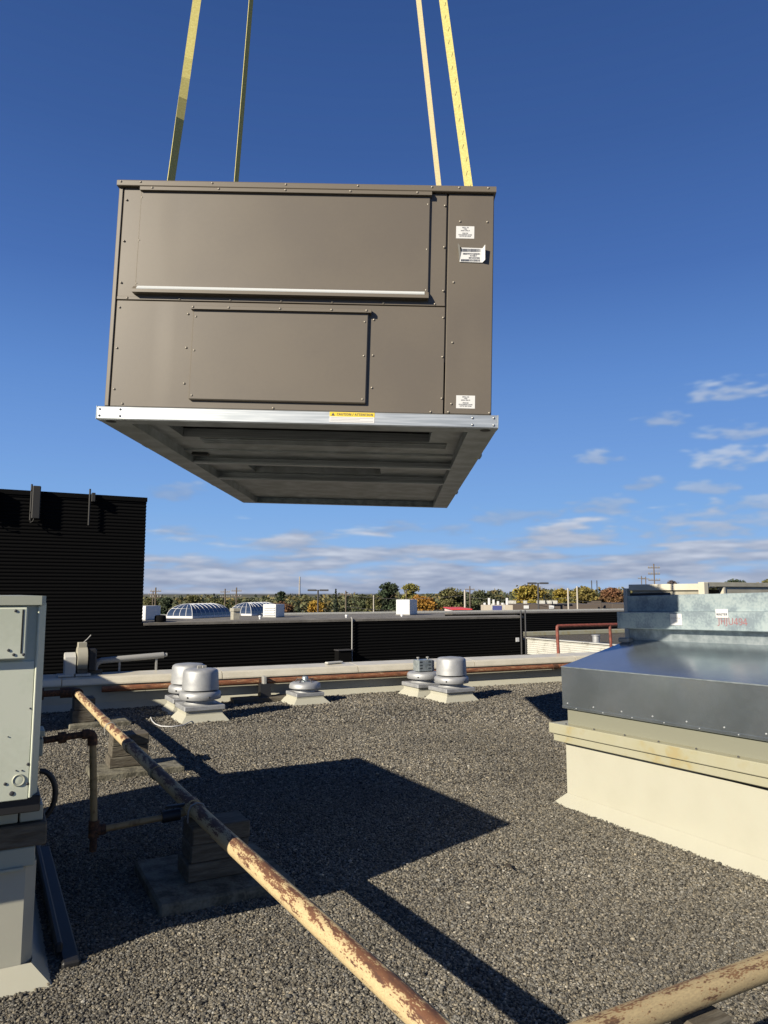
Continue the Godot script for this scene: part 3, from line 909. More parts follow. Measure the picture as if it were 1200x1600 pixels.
func roof_fans() -> void:
	var b := mb()
	lathe(b, [Vector2(0.008, -0.004), Vector2(0.008, 0.004), Vector2(0.005, 0.007), Vector2(0, 0.008)], 8)
	bolt_mesh = b.commit()
	var s := mb()
	lathe(s, [Vector2(0.0062, 0.0), Vector2(0.006, 0.003), Vector2(0.004, 0.0052), Vector2(0, 0.006)], 10)
	screw_mesh = s.commit()
	var grp := "roof exhaust fans on cream curbs"
	var f1 := thing("exhaust_fan", "aluminium capped exhaust fan, front one of the left pair", "exhaust fan", G(2.58, 0, 9.79), TURN, grp)
	fan_body(f1, true, false)
	var tops := mb()
	for q in [[-0.03, 0.03], [0.05, -0.02], [0.0, -0.06]]:
		box(tops, Vector3(q[0] - 0.03, 0.645, q[1] - 0.012), Vector3(q[0] + 0.03, 0.685, q[1] + 0.012), 0.006)
	obj("lifting_bracket", tops, M.galv_pole, f1)
	var f2 := thing("exhaust_fan", "aluminium capped exhaust fan, rear one of the left pair half hidden by the front one", "exhaust fan", G(2.61, 0, 10.56), TURN, grp)
	fan_body(f2, true, false)
	var f5 := thing("exhaust_fan", "aluminium capped exhaust fan, front right one casting a long shadow", "exhaust fan", G(6.44, 0, 9.68), TURN, grp)
	fan_body(f5, true, false)
	var f4 := thing("exhaust_fan", "exhaust fan without its cap, square motor housing bare on top", "exhaust fan", G(6.37, 0, 10.39), TURN, grp)
	fan_body(f4, false, true)
	# the low one in the middle: smaller, its top open
	var o := thing("exhaust_fan", "low exhaust fan without a cap standing alone in the middle", "exhaust fan", G(4.36, 0, 10.53), TURN, grp)
	var sk := mb()
	frustum(sk, 0.0, 0.30, 0.085, 0.215)
	frustum(sk, 0.083, 0.2145, 0.115, 0.2145)
	obj("curb", sk, M.cream, o)
	obj("base_plate", bx(Vector3(-0.222, 0.11, -0.222), Vector3(0.222, 0.16, 0.222), 0.006), M.aluminium, o)
	var nk := mb()
	lathe(nk, [Vector2(0.16, 0.16), Vector2(0.155, 0.2), Vector2(0.155, 0.24), Vector2(0, 0.24)], 32)
	obj("neck", nk, M.aluminium, o)
	var dk := mb()
	lathe(dk, [Vector2(0.12, 0.215), Vector2(0.225, 0.21), Vector2(0.238, 0.218), Vector2(0.238, 0.25), Vector2(0.225, 0.285), Vector2(0.19, 0.3), Vector2(0.0, 0.305)], 40)
	obj("wind_band", dk, M.aluminium, o)
	var hub := mb()
	lathe(hub, [Vector2(0.05, 0.3), Vector2(0.05, 0.365), Vector2(0.035, 0.385), Vector2(0, 0.39)], 16)
	obj("motor_hub", hub, M.galv, o)
	for k in 5:
		var a := TAU * k / 5.0
		var br := mb()
		tube(br, [Vector3(cos(a) * 0.05, 0.33, sin(a) * 0.05), Vector3(cos(a) * 0.12, 0.345, sin(a) * 0.12), Vector3(cos(a) * 0.15, 0.3, sin(a) * 0.15)], 0.009, 6)
		obj("bracket", br, M.dark_pole, o)
	# a thin white cable lying beside the left pair
	var c := mb()
	tube(c, [G(2.02, 0.02, 10.1), G(1.98, 0.022, 9.8), G(1.97, 0.022, 9.55), G(2.0, 0.022, 9.36), G(2.1, 0.022, 9.27), G(2.25, 0.022, 9.3), G(2.4, 0.03, 9.5)], 0.0065, 6)
	tag(obj("cable", c, M.white, null), "thin white cable lying on the gravel beside the left fan pair", "cable")

# ---------------------------------------------------------------- things standing on the parapet, left and right
func parapet_equipment() -> void:
	var o := thing("small_blower", "small grey blower with a tan scroll standing behind the parapet at left", "blower", G(1.08, 0.46, 11.55), TURN)
	obj("left_plate", bx(Vector3(-0.09, 0, -0.02), Vector3(0.12, 0.035, 0.2), 0.005), M.white_wall, o)
	obj("right_plate", bx(Vector3(0.14, 0, -0.02), Vector3(0.34, 0.035, 0.2), 0.005), M.white_wall, o)
	var hs := mb()
	bar_x(hs, [Vector2(0.17, 0.035), Vector2(0.17, 0.27), Vector2(0.02, 0.33), Vector2(-0.06, 0.3), Vector2(-0.06, 0.035)], 0.0, 0.14)
	obj("housing", hs, M.white_wall, o)
	var sc := mb()
	lathe(sc, [Vector2(0, 0), Vector2(0.17, 0), Vector2(0.17, 0), Vector2(0.17, 0.13), Vector2(0.17, 0.13), Vector2(0, 0.13)], 28)
	var so := obj("scroll", sc, M.tan_metal, o)
	so.position = Vector3(0.16, 0.24, 0.06)
	so.rotation = Vector3(0, 0, -PI / 2)
	obj("outlet", bx(Vector3(0.165, 0.3, 0.0), Vector3(0.285, 0.47, 0.12), 0.006), M.tan_metal, o)
	obj("foot", bx(Vector3(0.16, 0.035, 0.0), Vector3(0.30, 0.14, 0.16), 0.004), M.wood, o)
	var wh := mb()
	tube(wh, [Vector3(0.24, 0.46, 0.05), Vector3(0.3, 0.52, 0.05), Vector3(0.34, 0.57, 0.05)], 0.008, 6)
	obj("lever", wh, M.galv_pole, o)
	obj("shade_side", bx(Vector3(0.3, 0.06, -0.02), Vector3(0.42, 0.38, 0.14), 0.02), M.rubber, o)  # black box in place of the shaded right side of the blower
	var d := thing("horizontal_duct", "grey round duct on thin legs along the top of the parapet at left", "duct", G(1.5, 0.46, 11.6), TURN)
	var t := mb()
	tube(t, [Vector3(0.0, 0.05, 0), Vector3(0.0, 0.09, 0), Vector3(0.012, 0.135, 0), Vector3(0.045, 0.17, 0), Vector3(0.1, 0.19, 0), Vector3(0.98, 0.235, 0)], 0.045, 16)
	obj("pipe", t, M.galv_pole, d)
	var tip := mb()
	tube(tip, [Vector3(0.98, 0.235, 0), Vector3(1.03, 0.2375, 0)], 0.03, 12)
	obj("tip", tip, M.galv_pole, d)
	obj("base_block", bx(Vector3(-0.07, 0, -0.06), Vector3(0.1, 0.06, 0.06), 0.004), M.wood, d)
	for x in [0.33, 0.86]:
		obj("leg", bx(Vector3(x, -0.3, -0.012), Vector3(x + 0.028, 0.24, 0.012)), M.galv_pole, d)
	# a loose white strip at the foot of the black wall
	var w := thing("white_strip", "short white strip of flashing lying on the parapet below the black box", "flashing strip", G(5.15, 0.476, 11.28), 0.43 + 0.25)
	obj("strip", bx(Vector3(-0.12, 0, -0.05), Vector3(0.2, 0.03, 0.04), 0.01), M.white_wall, w)
	# red rail on the parapet at right
	var r := thing("guard_rail", "rust red pipe guard rail at the right end of the parapet", "guard rail", G(9.97, 0.44, 11.2), TURN)
	var top := mb()
	tube(top, [Vector3(-0.01, -0.02, 0), Vector3(-0.03, 0.5, 0), Vector3(-0.025, 0.54, 0), Vector3(0.0, 0.555, 0), Vector3(2.6, 0.555, 0)], 0.032, 12)
	obj("rail", top, M.red_rail, r)
	for x2 in [1.38, 2.5]:
		var po := mb()
		tube(po, [Vector3(x2 + 0.02, -0.02, 0), Vector3(x2, 0.55, 0)], 0.03, 12)
		obj("post", po, M.red_rail, r)
	# the white corrugated side wall of the raised roof
	var f := thing("corrugated_side_wall", "white corrugated side wall of the raised roof behind the red rail", "wall", G(13.0, 0, 15.9), TURN)
	var cs := mb()
	corrugated(cs, -11.5, 0.0, 0.0, 0.43, 0.054, 0.014)
	var cw := obj("cladding", cs, M.white_wall, f)
	cw.rotation.y = -PI / 2
	cw.position = Vector3(0.04, 0, 0)
	cw.scale = Vector3(-1, 1, 1)
	obj("top_cap", bx(Vector3(-0.02, 0.425, 0), Vector3(0.14, 0.45, 11.5), 0.004), M.white_wall, f)
	var ch := thing("metal_flue", "short shiny metal flue behind the white corrugated wall", "flue", G(13.7, 0.37, 14.0), TURN)
	var cm := mb()
	lathe(cm, [Vector2(0.09, 0), Vector2(0.09, 0.2), Vector2(0.09, 0.2), Vector2(0.11, 0.2), Vector2(0.11, 0.22), Vector2(0, 0.23)], 20)
	obj("stack", cm, M.aluminium, ch)
	var rc := thing("roof_curb_strip", "pale curb strip lying across the raised roof behind the flue", "curb", G(14.5, 0.38, 17.4), TURN)
	obj("curb", bx(Vector3(-0.6, 0, -0.15), Vector3(7, 0.12, 0.1), 0.01), M.cream_metal, rc)

# ---------------------------------------------------------------- old rooftop unit on the left edge
func old_unit() -> void:
	var o := thing("old_rooftop_unit", "old pale green rooftop unit on a cream curb at the left picture edge", "rooftop unit", G(0.27, 0, 3.6), TURN)
	var L := -1.75
	var D := -2.1
	# curb with its flared foot
	var c := mb()
	prism(c, [Vector2(L, -0.02), Vector2(-0.045, -0.02), Vector2(0.0, -0.07), Vector2(-0.005, D + 0.05), Vector2(L, D + 0.05)], 0.0, 0.47)
	obj("curb", c, M.cream, o)
	var sk := mb()
	var ins := Vector3(-0.8, -1.0, -1.0)
	face(sk, [Vector3(L, 0, 0.085), Vector3(0.075, 0, 0.085), Vector3(-0.005, 0.07, -0.018), Vector3(L, 0.07, -0.018)], ins)
	face(sk, [Vector3(0.075, 0, 0.085), Vector3(0.075, 0, D), Vector3(-0.004, 0.075, D), Vector3(0.002, 0.07, -0.06), Vector3(-0.005, 0.07, -0.018)], ins)
	obj("curb_foot", sk, M.cream, o)
	obj("counter_flashing", bx(Vector3(L, 0.47, D), Vector3(-0.012, 0.55, 0.004), 0.004), M.old_trim, o)
	obj("flashing_lip", bx(Vector3(L, 0.462, D), Vector3(-0.055, 0.476, 0.02), 0.003), M.old_trim, o)
	obj("timber_sleeper", bx(Vector3(L, 0.552, D), Vector3(0.03, 0.645, 0.012), 0.006), M.wood, o)
	for s in [[L, -0.62], [-0.612, -0.085], [-0.078, 0.012]]:
		obj("base_rail", bx(Vector3(s[0], 0.65, D), Vector3(s[1], 0.715, -0.012), 0.004), M.old_trim, o)
	obj("base_pan", bx(Vector3(L, 0.712, D), Vector3(-0.05, 0.76, -0.06)), M.old_trim, o)
	# casing with cut corner, standing forward of its curb
	var fz := 0.27
	var fx := -0.04
	var body := mb()
	prism(body, [Vector2(L, fz - 0.012), Vector2(-0.056, fz - 0.012), Vector2(-0.03, fz - 0.075), Vector2(-0.03, D), Vector2(L, D)], 0.815, 1.582)
	obj("casing", body, M.old_paint, o)
	obj("lower_panel", bx(Vector3(L, 0.812, fz - 0.02), Vector3(-0.067, 1.352, fz), 0.003), M.old_paint, o)
	obj("raised_door", bx(Vector3(L, 1.362, fz - 0.02), Vector3(-0.104, 1.566, fz + 0.030), 0.005), M.old_paint, o)
	obj("door_slot", bx(Vector3(-0.124, 1.385, fz + 0.02), Vector3(-0.118, 1.558, fz + 0.0315)), M.rubber, o)  # black strip laid on the door for the dark of a recess
	obj("corner_trim", bx(Vector3(-0.066, 0.816, fz - 0.03), Vector3(-0.057, 1.572, fz + 0.004), 0.003), M.old_paint, o)
	var cap := mb()
	prism(cap, [Vector2(L, fz + 0.020), Vector2(fx - 0.014, fz + 0.020), Vector2(fx + 0.002, fz + 0.008), Vector2(fx + 0.002, D - 0.03), Vector2(L, D - 0.03)], 1.576, 1.612)
	obj("cap", cap, M.old_trim, o)
	for h in [[-0.148, 1.553], [-0.147, 1.381], [-0.112, 1.38], [-0.166, 1.399]]:
		piece("door_screw", bolt_mesh, M.dark_pole, o, Vector3(h[0], h[1], fz + 0.031), Vector3(PI / 2, 0, 0), Vector3(0.75, 0.4, 0.75))
	for h2 in [[-0.073, 0.947, 0.8], [-0.151, 0.88, 0.8], [-0.126, 0.841, 1.2], [-0.094, 0.925, 0.4], [-0.115, 0.927, 0.35], [-0.076, 1.164, 0.45], [-0.072, 0.872, 0.75], [-0.15, 1.06, 0.3]]:
		piece("screw", bolt_mesh, M.dark_pole, o, Vector3(h2[0], h2[1], fz), Vector3(PI / 2, 0, 0), Vector3(h2[2], 0.5, h2[2]))
	var ring := mb()
	lathe(ring, [Vector2(0.016, 0), Vector2(0.016, 0.003), Vector2(0.021, 0.005), Vector2(0.024, 0.002), Vector2(0.024, 0)], 28)
	var ro := obj("plug_ring", ring, M.old_trim, o)
	ro.position = Vector3(-0.104, 0.889, fz)
	ro.rotation.x = PI / 2
	var plug := mb()
	lathe(plug, [Vector2(0.015, 0), Vector2(0.015, 0.002), Vector2(0, 0.003)], 24)
	var po := obj("plug", plug, M.old_paint, o)
	po.position = Vector3(-0.104, 0.889, fz)
	po.rotation.x = PI / 2
	obj("underside_shade", bx(Vector3(L, 0.755, D), Vector3(-0.02, 0.818, fz - 0.02), 0.004), M.rubber, o)  # black slab standing for the shade in the gap under the casing
	# brackets and a black hose on the side
	obj("side_bracket", bx(Vector3(-0.01, 0.90, -0.75), Vector3(0.05, 0.93, -0.6), 0.004), M.old_trim, o)
	obj("side_box", bx(Vector3(-0.01, 0.80, -0.75), Vector3(0.045, 0.885, -0.62), 0.004), M.old_trim, o)
	var hose := mb()
	var pts := []
	for i in 13:
		var a := -PI / 2 + PI * i / 12.0
		pts.append(Vector3(0.02 + cos(a) * 0.075, 0.655 + sin(a) * 0.115, -0.42))
	tube(hose, pts, 0.013, 10)
	obj("hose", hose, M.rubber, o)
	# the dark strip leaning at the foot of the curb
	var rb := thing("rubber_strip", "dark rubber strip lying along the foot of the left cream curb", "rubber strip", G(0.42, 0, 3.62), TURN)
	var rs := mb()
	box(rs, Vector3(-0.03, 0.0, -1.7), Vector3(0.045, 0.028, -0.02), 0.008)
	obj("strip", rs, M.rubber, rb)
	obj("upper_strip", bx(Vector3(-0.05, 0.028, -1.6), Vector3(-0.02, 0.075, -0.12), 0.008), M.rubber, rb)

# its neighbour further left, seen only by the shadow it throws on the parapet
func neighbour_unit() -> void:
	var o := thing("tall_rooftop_unit", "tall grey rooftop unit left of the picture, shading the parapet", "rooftop unit", G(-1.5, 0, 9.0), TURN)
	obj("curb", bx(Vector3(-2.0, 0, -2.0), Vector3(-0.05, 0.35, -0.05)), M.cream, o)
	obj("casing", bx(Vector3(-2.1, 0.35, -2.1), Vector3(0, 1.95, 0), 0.01), M.old_paint, o)
	obj("cap", bx(Vector3(-2.13, 1.95, -2.13), Vector3(0.03, 2.0, 0.03), 0.01), M.old_trim, o)

# ---------------------------------------------------------------- galvanized box on its cream curb, right
func galvanized_box() -> void:
	var o := thing("galvanized_plenum", "galvanized sheet metal plenum on a long cream roof curb at right", "roof curb", G(4.1, 0, 4.55), TURN)
	# the curb itself: x away from the gravel, z towards the viewer
	var c := mb()
	var N := 4.2
	box(c, Vector3(0, 0.0, -0.0), Vector3(2.9, 0.475, N))
	obj("curb_wall", c, M.cream, o)
	var sk := mb()
	var ins := Vector3(1.5, -1.0, 1.5)
	face(sk, [Vector3(-0.1, 0, -0.06), Vector3(-0.1, 0, N), Vector3(-0.003, 0.075, N), Vector3(-0.003, 0.075, -0.003)], ins)
	face(sk, [Vector3(-0.1, 0, -0.06), Vector3(2.9, 0, -0.06), Vector3(2.9, 0.075, -0.003), Vector3(-0.003, 0.075, -0.003)], ins)
	obj("curb_foot", sk, M.cream, o)
	var tilt := Node3D.new()
	var put := func(called: String, st: SurfaceTool, m: Material) -> MeshInstance3D:
		var q := obj(called, st, m, o)
		q.rotation.x = -0.022
		return q
	put.call("gap_shade_strip", bx(Vector3(-0.008, 0.452, -0.006), Vector3(2.9, 0.467, N), 0.004), M.rubber)  # black strip painted for the shadow gap under the flange
	put.call("lower_flange", bx(Vector3(-0.055, 0.468, -0.07), Vector3(2.9, 0.522, N), 0.004), M.cream_metal)
	put.call("upper_flange", bx(Vector3(-0.075, 0.527, -0.10), Vector3(2.9, 0.605, N), 0.005), M.cream_metal)
	put.call("adapter_strip", bx(Vector3(0.012, 0.60, 0.03), Vector3(2.88, 0.735, N)), M.strip)
	for k in 12:
		var s := piece("flange_screw", bolt_mesh, M.dark_pole, o, Vector3(-0.04, 0.607 + 0.022 * (0.2 + k * 0.3), 0.05 + k * 0.3), Vector3.ZERO, Vector3.ONE * 0.8)
	# plenum: upright skirt, then a top that rises on its sides to the neck
	var p := mb()
	var y0 := 0.735
	var y1 := 1.045
	var nx := 0.58
	var nz := 0.17
	var ny := 1.245
	var ctr := Vector3(1.4, 0.9, N / 2)
	face(p, [Vector3(-0.01, y0, 0), Vector3(2.9, y0, 0), Vector3(2.9, y1, 0), Vector3(-0.01, y1, 0)], ctr)
	face(p, [Vector3(-0.01, y0, N), Vector3(2.9, y0, N), Vector3(2.9, ny, N), Vector3(nx, ny, N), Vector3(-0.01, y1, N)], ctr)
	face(p, [Vector3(-0.01, y0, 0), Vector3(-0.01, y0, N), Vector3(-0.01, y1, N), Vector3(-0.01, y1, 0)], ctr)
	face(p, [Vector3(-0.01, y1, 0), Vector3(-0.01, y1, N), Vector3(nx, ny, N), Vector3(nx, ny, nz)], ctr)
	face(p, [Vector3(-0.01, y1, 0), Vector3(2.9, y1, 0), Vector3(2.9, ny, nz), Vector3(nx, ny, nz)], ctr)
	face(p, [Vector3(nx, ny, nz), Vector3(nx, ny, N), Vector3(2.9, ny, N), Vector3(2.9, ny, nz)], ctr)
	put.call("plenum", p, M.sheet)
	put.call("top_fold", bx(Vector3(-0.014, y1 - 0.006, -0.002), Vector3(0.0, y1 + 0.002, N), 0.002), M.galv)
	put.call("bottom_hem", bx(Vector3(-0.014, y0 - 0.012, -0.003), Vector3(0.02, y0 + 0.008, N), 0.002), M.sheet)
	for k in 14:
		var z2 := 0.04 + k * 0.28
		piece("rivet", screw_mesh, M.aluminium, o, Vector3(-0.01, y0 + 0.03 + 0.022 * z2, z2), Vector3(0, 0, PI / 2), Vector3.ONE * 0.9)
		piece("rivet", screw_mesh, M.aluminium, o, Vector3(-0.014, y0 + 0.0 + 0.022 * (z2 + 0.1), z2 + 0.1), Vector3(0, 0, PI / 2), Vector3.ONE * 0.7)
	put.call("neck", bx(Vector3(nx, ny - 0.01, nz), Vector3(2.85, 1.345, N), 0.003), M.galv)
	put.call("lower_collar", bx(Vector3(0.50, 1.338, 0.122), Vector3(2.9, 1.470, N), 0.004), M.zinc)
	put.call("upper_collar", bx(Vector3(0.60, 1.468, 0.142), Vector3(2.86, 1.600, N), 0.004), M.zinc)
	put.call("gasket", bx(Vector3(0.62, 1.598, 0.16), Vector3(0.69, 1.62, 0.52), 0.004), M.rubber)
	obj("neck_clips", bx(Vector3(0.50, 1.225, 0.09), Vector3(0.57, 1.265, 0.2), 0.01), M.galv_pole, o)
	# labels on the lower collar
	var l1 := put.call("label_sheet", bx(Vector3(0.494, 1.371, 0.666), Vector3(0.499, 1.456, 0.771)), M.white) as MeshInstance3D
	var l2 := put.call("label_sheet", bx(Vector3(0.494, 1.429, 1.065), Vector3(0.499, 1.489, 1.164)), M.white) as MeshInstance3D
	var face_left := Vector3(0, -PI / 2, 0)
	for q in [["WASTER", 0.0165, 1.115, 1.452, M.ink, l2, 600], ["JHJU494", 0.046, 1.16, 1.402, M.red_ink, null, 400], ["ELECTRICAL", 0.012, 0.718, 1.422, M.grey_ink, l1, 400], ["1 OF 2", 0.012, 0.718, 1.397, M.grey_ink, l1, 400]]:
		var holder: Node = o if q[5] == null else q[5]
		var t := text(q[0], q[1], q[4], holder, Vector3(0.4985 if q[5] == null else 0.4925, q[3] + (0.022 * q[2] if q[5] == null else 0.0), q[2]), face_left, "Droid Sans", 1.0, q[6])
	# tan equipment frame behind it
	var f := thing("equipment_frame", "tan metal equipment frame standing behind the galvanized plenum", "equipment frame", G(8.3, 0, 6.52), TURN)
	obj("side_panel", bx(Vector3(0.035, 0.0, -1.24), Vector3(0.07, 1.69, -0.025)), M.tan_metal, f)
	obj("top_beam", bx(Vector3(0.0, 1.667, -1.28), Vector3(0.105, 1.756, 0.0), 0.006), M.cap_metal, f)
	obj("corner_post", bx(Vector3(-0.018, 0.0, -0.07), Vector3(0.07, 1.774, 0.024), 0.006), M.cap_metal, f)
	obj("front_beam", bx(Vector3(0.075, 1.715, -0.07), Vector3(3.5, 1.774, 0.012), 0.004), M.tan_metal, f)
	obj("front_panel", bx(Vector3(0.43, 0.0, -0.06), Vector3(3.5, 1.714, -0.012)), M.tan_metal, f)
	obj("mullion", bx(Vector3(0.39, 0.0, -0.06), Vector3(0.428, 1.714, 0.006)), M.cap_metal, f)
	obj("added_shade_roof", bx(Vector3(0.11, 1.70, -1.22), Vector3(3.5, 1.712, -0.075)), M.tan_metal, f)  # roof added to keep the inside of the frame dark
	obj("rear_panel", bx(Vector3(0.075, 0.0, -1.25), Vector3(3.5, 1.695, -1.225)), M.tan_metal, f)  # back sheet added with the roof to shut light out
	obj("far_angle", bx(Vector3(-0.024, 0.0, -1.36), Vector3(0.048, 1.70, -1.285), 0.003), M.cap_metal, f)

# ---------------------------------------------------------------- pipes across the gravel
func pipes() -> void:
	var p := thing("gas_main", "big cream painted pipe with rust streaks crossing the gravel from left back to bottom centre", "pipe", Vector3.ZERO, TURN)
	var t := mb()
	tube(t, [Vector3(1.10, 0.4, -9.95), Vector3(1.11, 0.4, -7.0), Vector3(1.135, 0.4, -4.0), Vector3(1.19, 0.4, -1.75)], 0.042, 24, true, 3.0)
	obj("pipe", t, M.pipe, p)
	for q in [[1.105, 7.62, 0.048, 0.05], [1.112, 6.33, 0.049, 0.06], [1.118, 5.35, 0.048, 0.04], [1.13, 4.4, 0.05, 0.04]]:
		var c := mb()
		tube(c, [Vector3(q[0], 0.4, -q[1] - q[3]), Vector3(q[0], 0.4, -q[1] + q[3])], q[2], 24, true, 3.0)
		obj("coupling", c, M.pipe, p)
	# far end: dark elbow and a stub to the left
	var el := mb()
	tube(el, [Vector3(1.10, 0.4, -9.9), Vector3(1.10, 0.4, -10.0), Vector3(1.07, 0.4, -10.08), Vector3(1.0, 0.4, -10.11), Vector3(0.92, 0.4, -10.11)], 0.065, 16)
	obj("elbow", el, M.rust_iron, p)
	var sb := mb()
	tube(sb, [Vector3(0.92, 0.4, -10.11), Vector3(-0.3, 0.4, -10.11)], 0.04, 14)
	obj("stub", sb, M.rust_iron, p)
	var un := mb()
	tube(un, [Vector3(0.62, 0.4, -10.11), Vector3(0.73, 0.4, -10.11)], 0.075, 8)
	obj("union", un, M.rust_iron, p)
	# near end: tee into the pipe that runs off to the right
	var tee := mb()
	tube(tee, [Vector3(1.19, 0.4, -1.73), Vector3(1.19, 0.4, -1.55)], 0.066, 20)
	obj("tee", tee, M.rust_iron, p)
	var r := thing("branch_pipe", "cream painted pipe with brown specks at the bottom right corner", "pipe", Vector3.ZERO, TURN)
	var bt := mb()
	tube(bt, [Vector3(1.25, 0.4, -1.66), Vector3(4.02, 0.4, -1.66)], 0.04, 24, true, 3.0)
	obj("pipe", bt, M.pipe2, r)
	# gas branch on the left
	var g := thing("gas_branch", "thin tan gas pipe with rusty fittings, upright beside the old unit", "pipe", Vector3.ZERO, TURN)
	var up := mb()
	tube(up, [Vector3(0.60, 0.37, -4.4), Vector3(0.575, 0.84, -4.4)], 0.019, 14)
	obj("riser", up, M.gas, g)
	var el2 := mb()
	tube(el2, [Vector3(0.575, 0.80, -4.4), Vector3(0.574, 0.84, -4.4), Vector3(0.565, 0.855, -4.4), Vector3(0.545, 0.86, -4.4), Vector3(0.52, 0.86, -4.4)], 0.027, 12)
	obj("elbow", el2, M.rust_iron, g)
	var hz := mb()
	tube(hz, [Vector3(0.53, 0.86, -4.4), Vector3(0.25, 0.84, -4.4)], 0.018, 12)
	obj("upper_pipe", hz, M.rust_iron, g)
	var un2 := mb()
	tube(un2, [Vector3(0.40, 0.851, -4.4), Vector3(0.44, 0.854, -4.4)], 0.03, 8)
	obj("union", un2, M.rust_iron, g)
	var te := mb()
	tube(te, [Vector3(0.60, 0.31, -4.4), Vector3(0.60, 0.40, -4.4)], 0.028, 12)
	tube(te, [Vector3(0.60, 0.345, -4.4), Vector3(0.66, 0.347, -4.4)], 0.028, 12)
	obj("tee", te, M.rust_iron, g)
	var dr := mb()
	tube(dr, [Vector3(0.60, 0.32, -4.4), Vector3(0.60, 0.24, -4.4)], 0.019, 12)
	obj("drip_leg", dr, M.rust_iron, g)
	var lo := mb()
	tube(lo, [Vector3(0.65, 0.347, -4.4), Vector3(0.98, 0.365, -4.4)], 0.018, 12)
	obj("lower_pipe", lo, M.gas, g)
	var vb := mb()
	tube(vb, [Vector3(0.96, 0.366, -4.4), Vector3(1.01, 0.367, -4.4), Vector3(1.06, 0.368, -4.4)], 0.033, 12)
	obj("valve", vb, M.rubber, g)
	obj("valve_handle", bx(Vector3(0.98, 0.41, -4.415), Vector3(1.13, 0.425, -4.385), 0.004), M.rubber, g)
	var st2 := mb()
	tube(st2, [Vector3(1.05, 0.37, -4.4), Vector3(1.13, 0.38, -4.4)], 0.019, 12)
	obj("nipple", st2, M.gas, g)
	litter(G(3.76, 0.012, 2.75), 3, "curled dark leaf scrap on the gravel near the cream curb, low at right")
	litter(G(3.55, 0.012, 4.95), 9, "dark leaf litter on the gravel by the far corner of the cream curb")
	litter(G(3.1, 0.012, 7.3), 8, "dark leaf litter on the open gravel beyond the big shadow")
	litter(G(2.75, 0.012, 3.72), 6, "dark leaf litter on the gravel right of the shadow's lower corner")
	# timber stacks that carry the pipes
	support("timber pipe support on a stone pad, nearest one under the big pipe", 0.87, 1.6, 3.96, 4.68, 1.075, 1.4, 4.18, 4.4, 3)
	support("grey timber pipe support on a mossy pad, middle one under the big pipe", 0.92, 1.72, 6.98, 7.42, 1.1, 1.42, 7.16, 7.38, 3)
	support("grey block pipe support in the shade of the parapet, farthest one", 1.0, 1.72, 9.72, 10.15, 1.06, 1.3, 9.85, 10.1, 2)
	support("timber support under the bottom right pipe, mostly below the picture", 1.78, 2.3, 1.5, 1.85, 1.92, 2.07, 1.6, 1.71, 3)

func litter(at: Vector3, n: int, label: String) -> void:
	var r := RandomNumberGenerator.new()
	r.seed = int(at.x * 1000.0) + 77
	var st := mb()
	for i in n:
		var c := Vector3(r.randfn() * 0.035 * sqrt(n), r.randf_range(0.0, 0.012), r.randfn() * 0.025 * sqrt(n))
		var b := Basis.from_euler(Vector3(r.randf_range(-0.4, 0.4), r.randf() * TAU, r.randf_range(-0.4, 0.4)))
		var l := r.randf_range(0.016, 0.034)
		var w := l * 0.45
		var q := [c + b * Vector3(-l, 0.006, 0), c + b * Vector3(0, 0, -w), c + b * Vector3(l, 0.008, 0), c + b * Vector3(0, 0, w)]
		face(st, [q[0], q[1], q[2]], c + Vector3(0, -1, 0))
		face(st, [q[0], q[2], q[3]], c + Vector3(0, -1, 0))
	var o := obj("leaf_litter", st, M.litter, null)
	o.position = at
	tag(o, label, "leaf litter", "leaf litter on the gravel")

func support(label: String, b0: float, b1: float, a0: float, a1: float, tb0: float, tb1: float, ta0: float, ta1: float, n: int) -> void:
	var o := thing("pipe_support", label, "pipe support", G(b0, 0, a0), TURN, "supports under the cream pipes")
	var pad := mb()
	box(pad, Vector3(0, -0.02, -(a1 - a0)), Vector3(b1 - b0, 0.06, 0), 0.012)
	obj("pad", pad, M.concrete, o)
	var h := 0.285 / n
	for k in n:
		var j := 0.005 * ((k * 7) % 3 - 1)
		var grow := 0.012 if k == 0 else 0.0
		obj("timber", bx(Vector3(tb0 - b0 + j - grow, 0.06 + k * h + 0.002, -(ta1 - a0) - grow), Vector3(tb1 - b0 + j + grow, 0.06 + (k + 1) * h, -(ta0 - a0) + j * 0.5 + grow * 0.5), 0.007), M.wood, o)
	if a0 < 2.0:
		return
	var px := 1.1 + 0.03 * clampf((7.0 - a0) / 3.0, 0.0, 1.0) - b0
	var pz := -((ta0 + ta1) / 2 - a0)
	var st := mb()
	tube(st, [Vector3(px - 0.05, 0.345, pz), Vector3(px - 0.049, 0.405, pz), Vector3(px - 0.034, 0.437, pz), Vector3(px, 0.449, pz), Vector3(px + 0.034, 0.437, pz), Vector3(px + 0.049, 0.405, pz), Vector3(px + 0.05, 0.345, pz)], 0.005, 6)
	obj("pipe_strap", st, M.galv_pole, o)

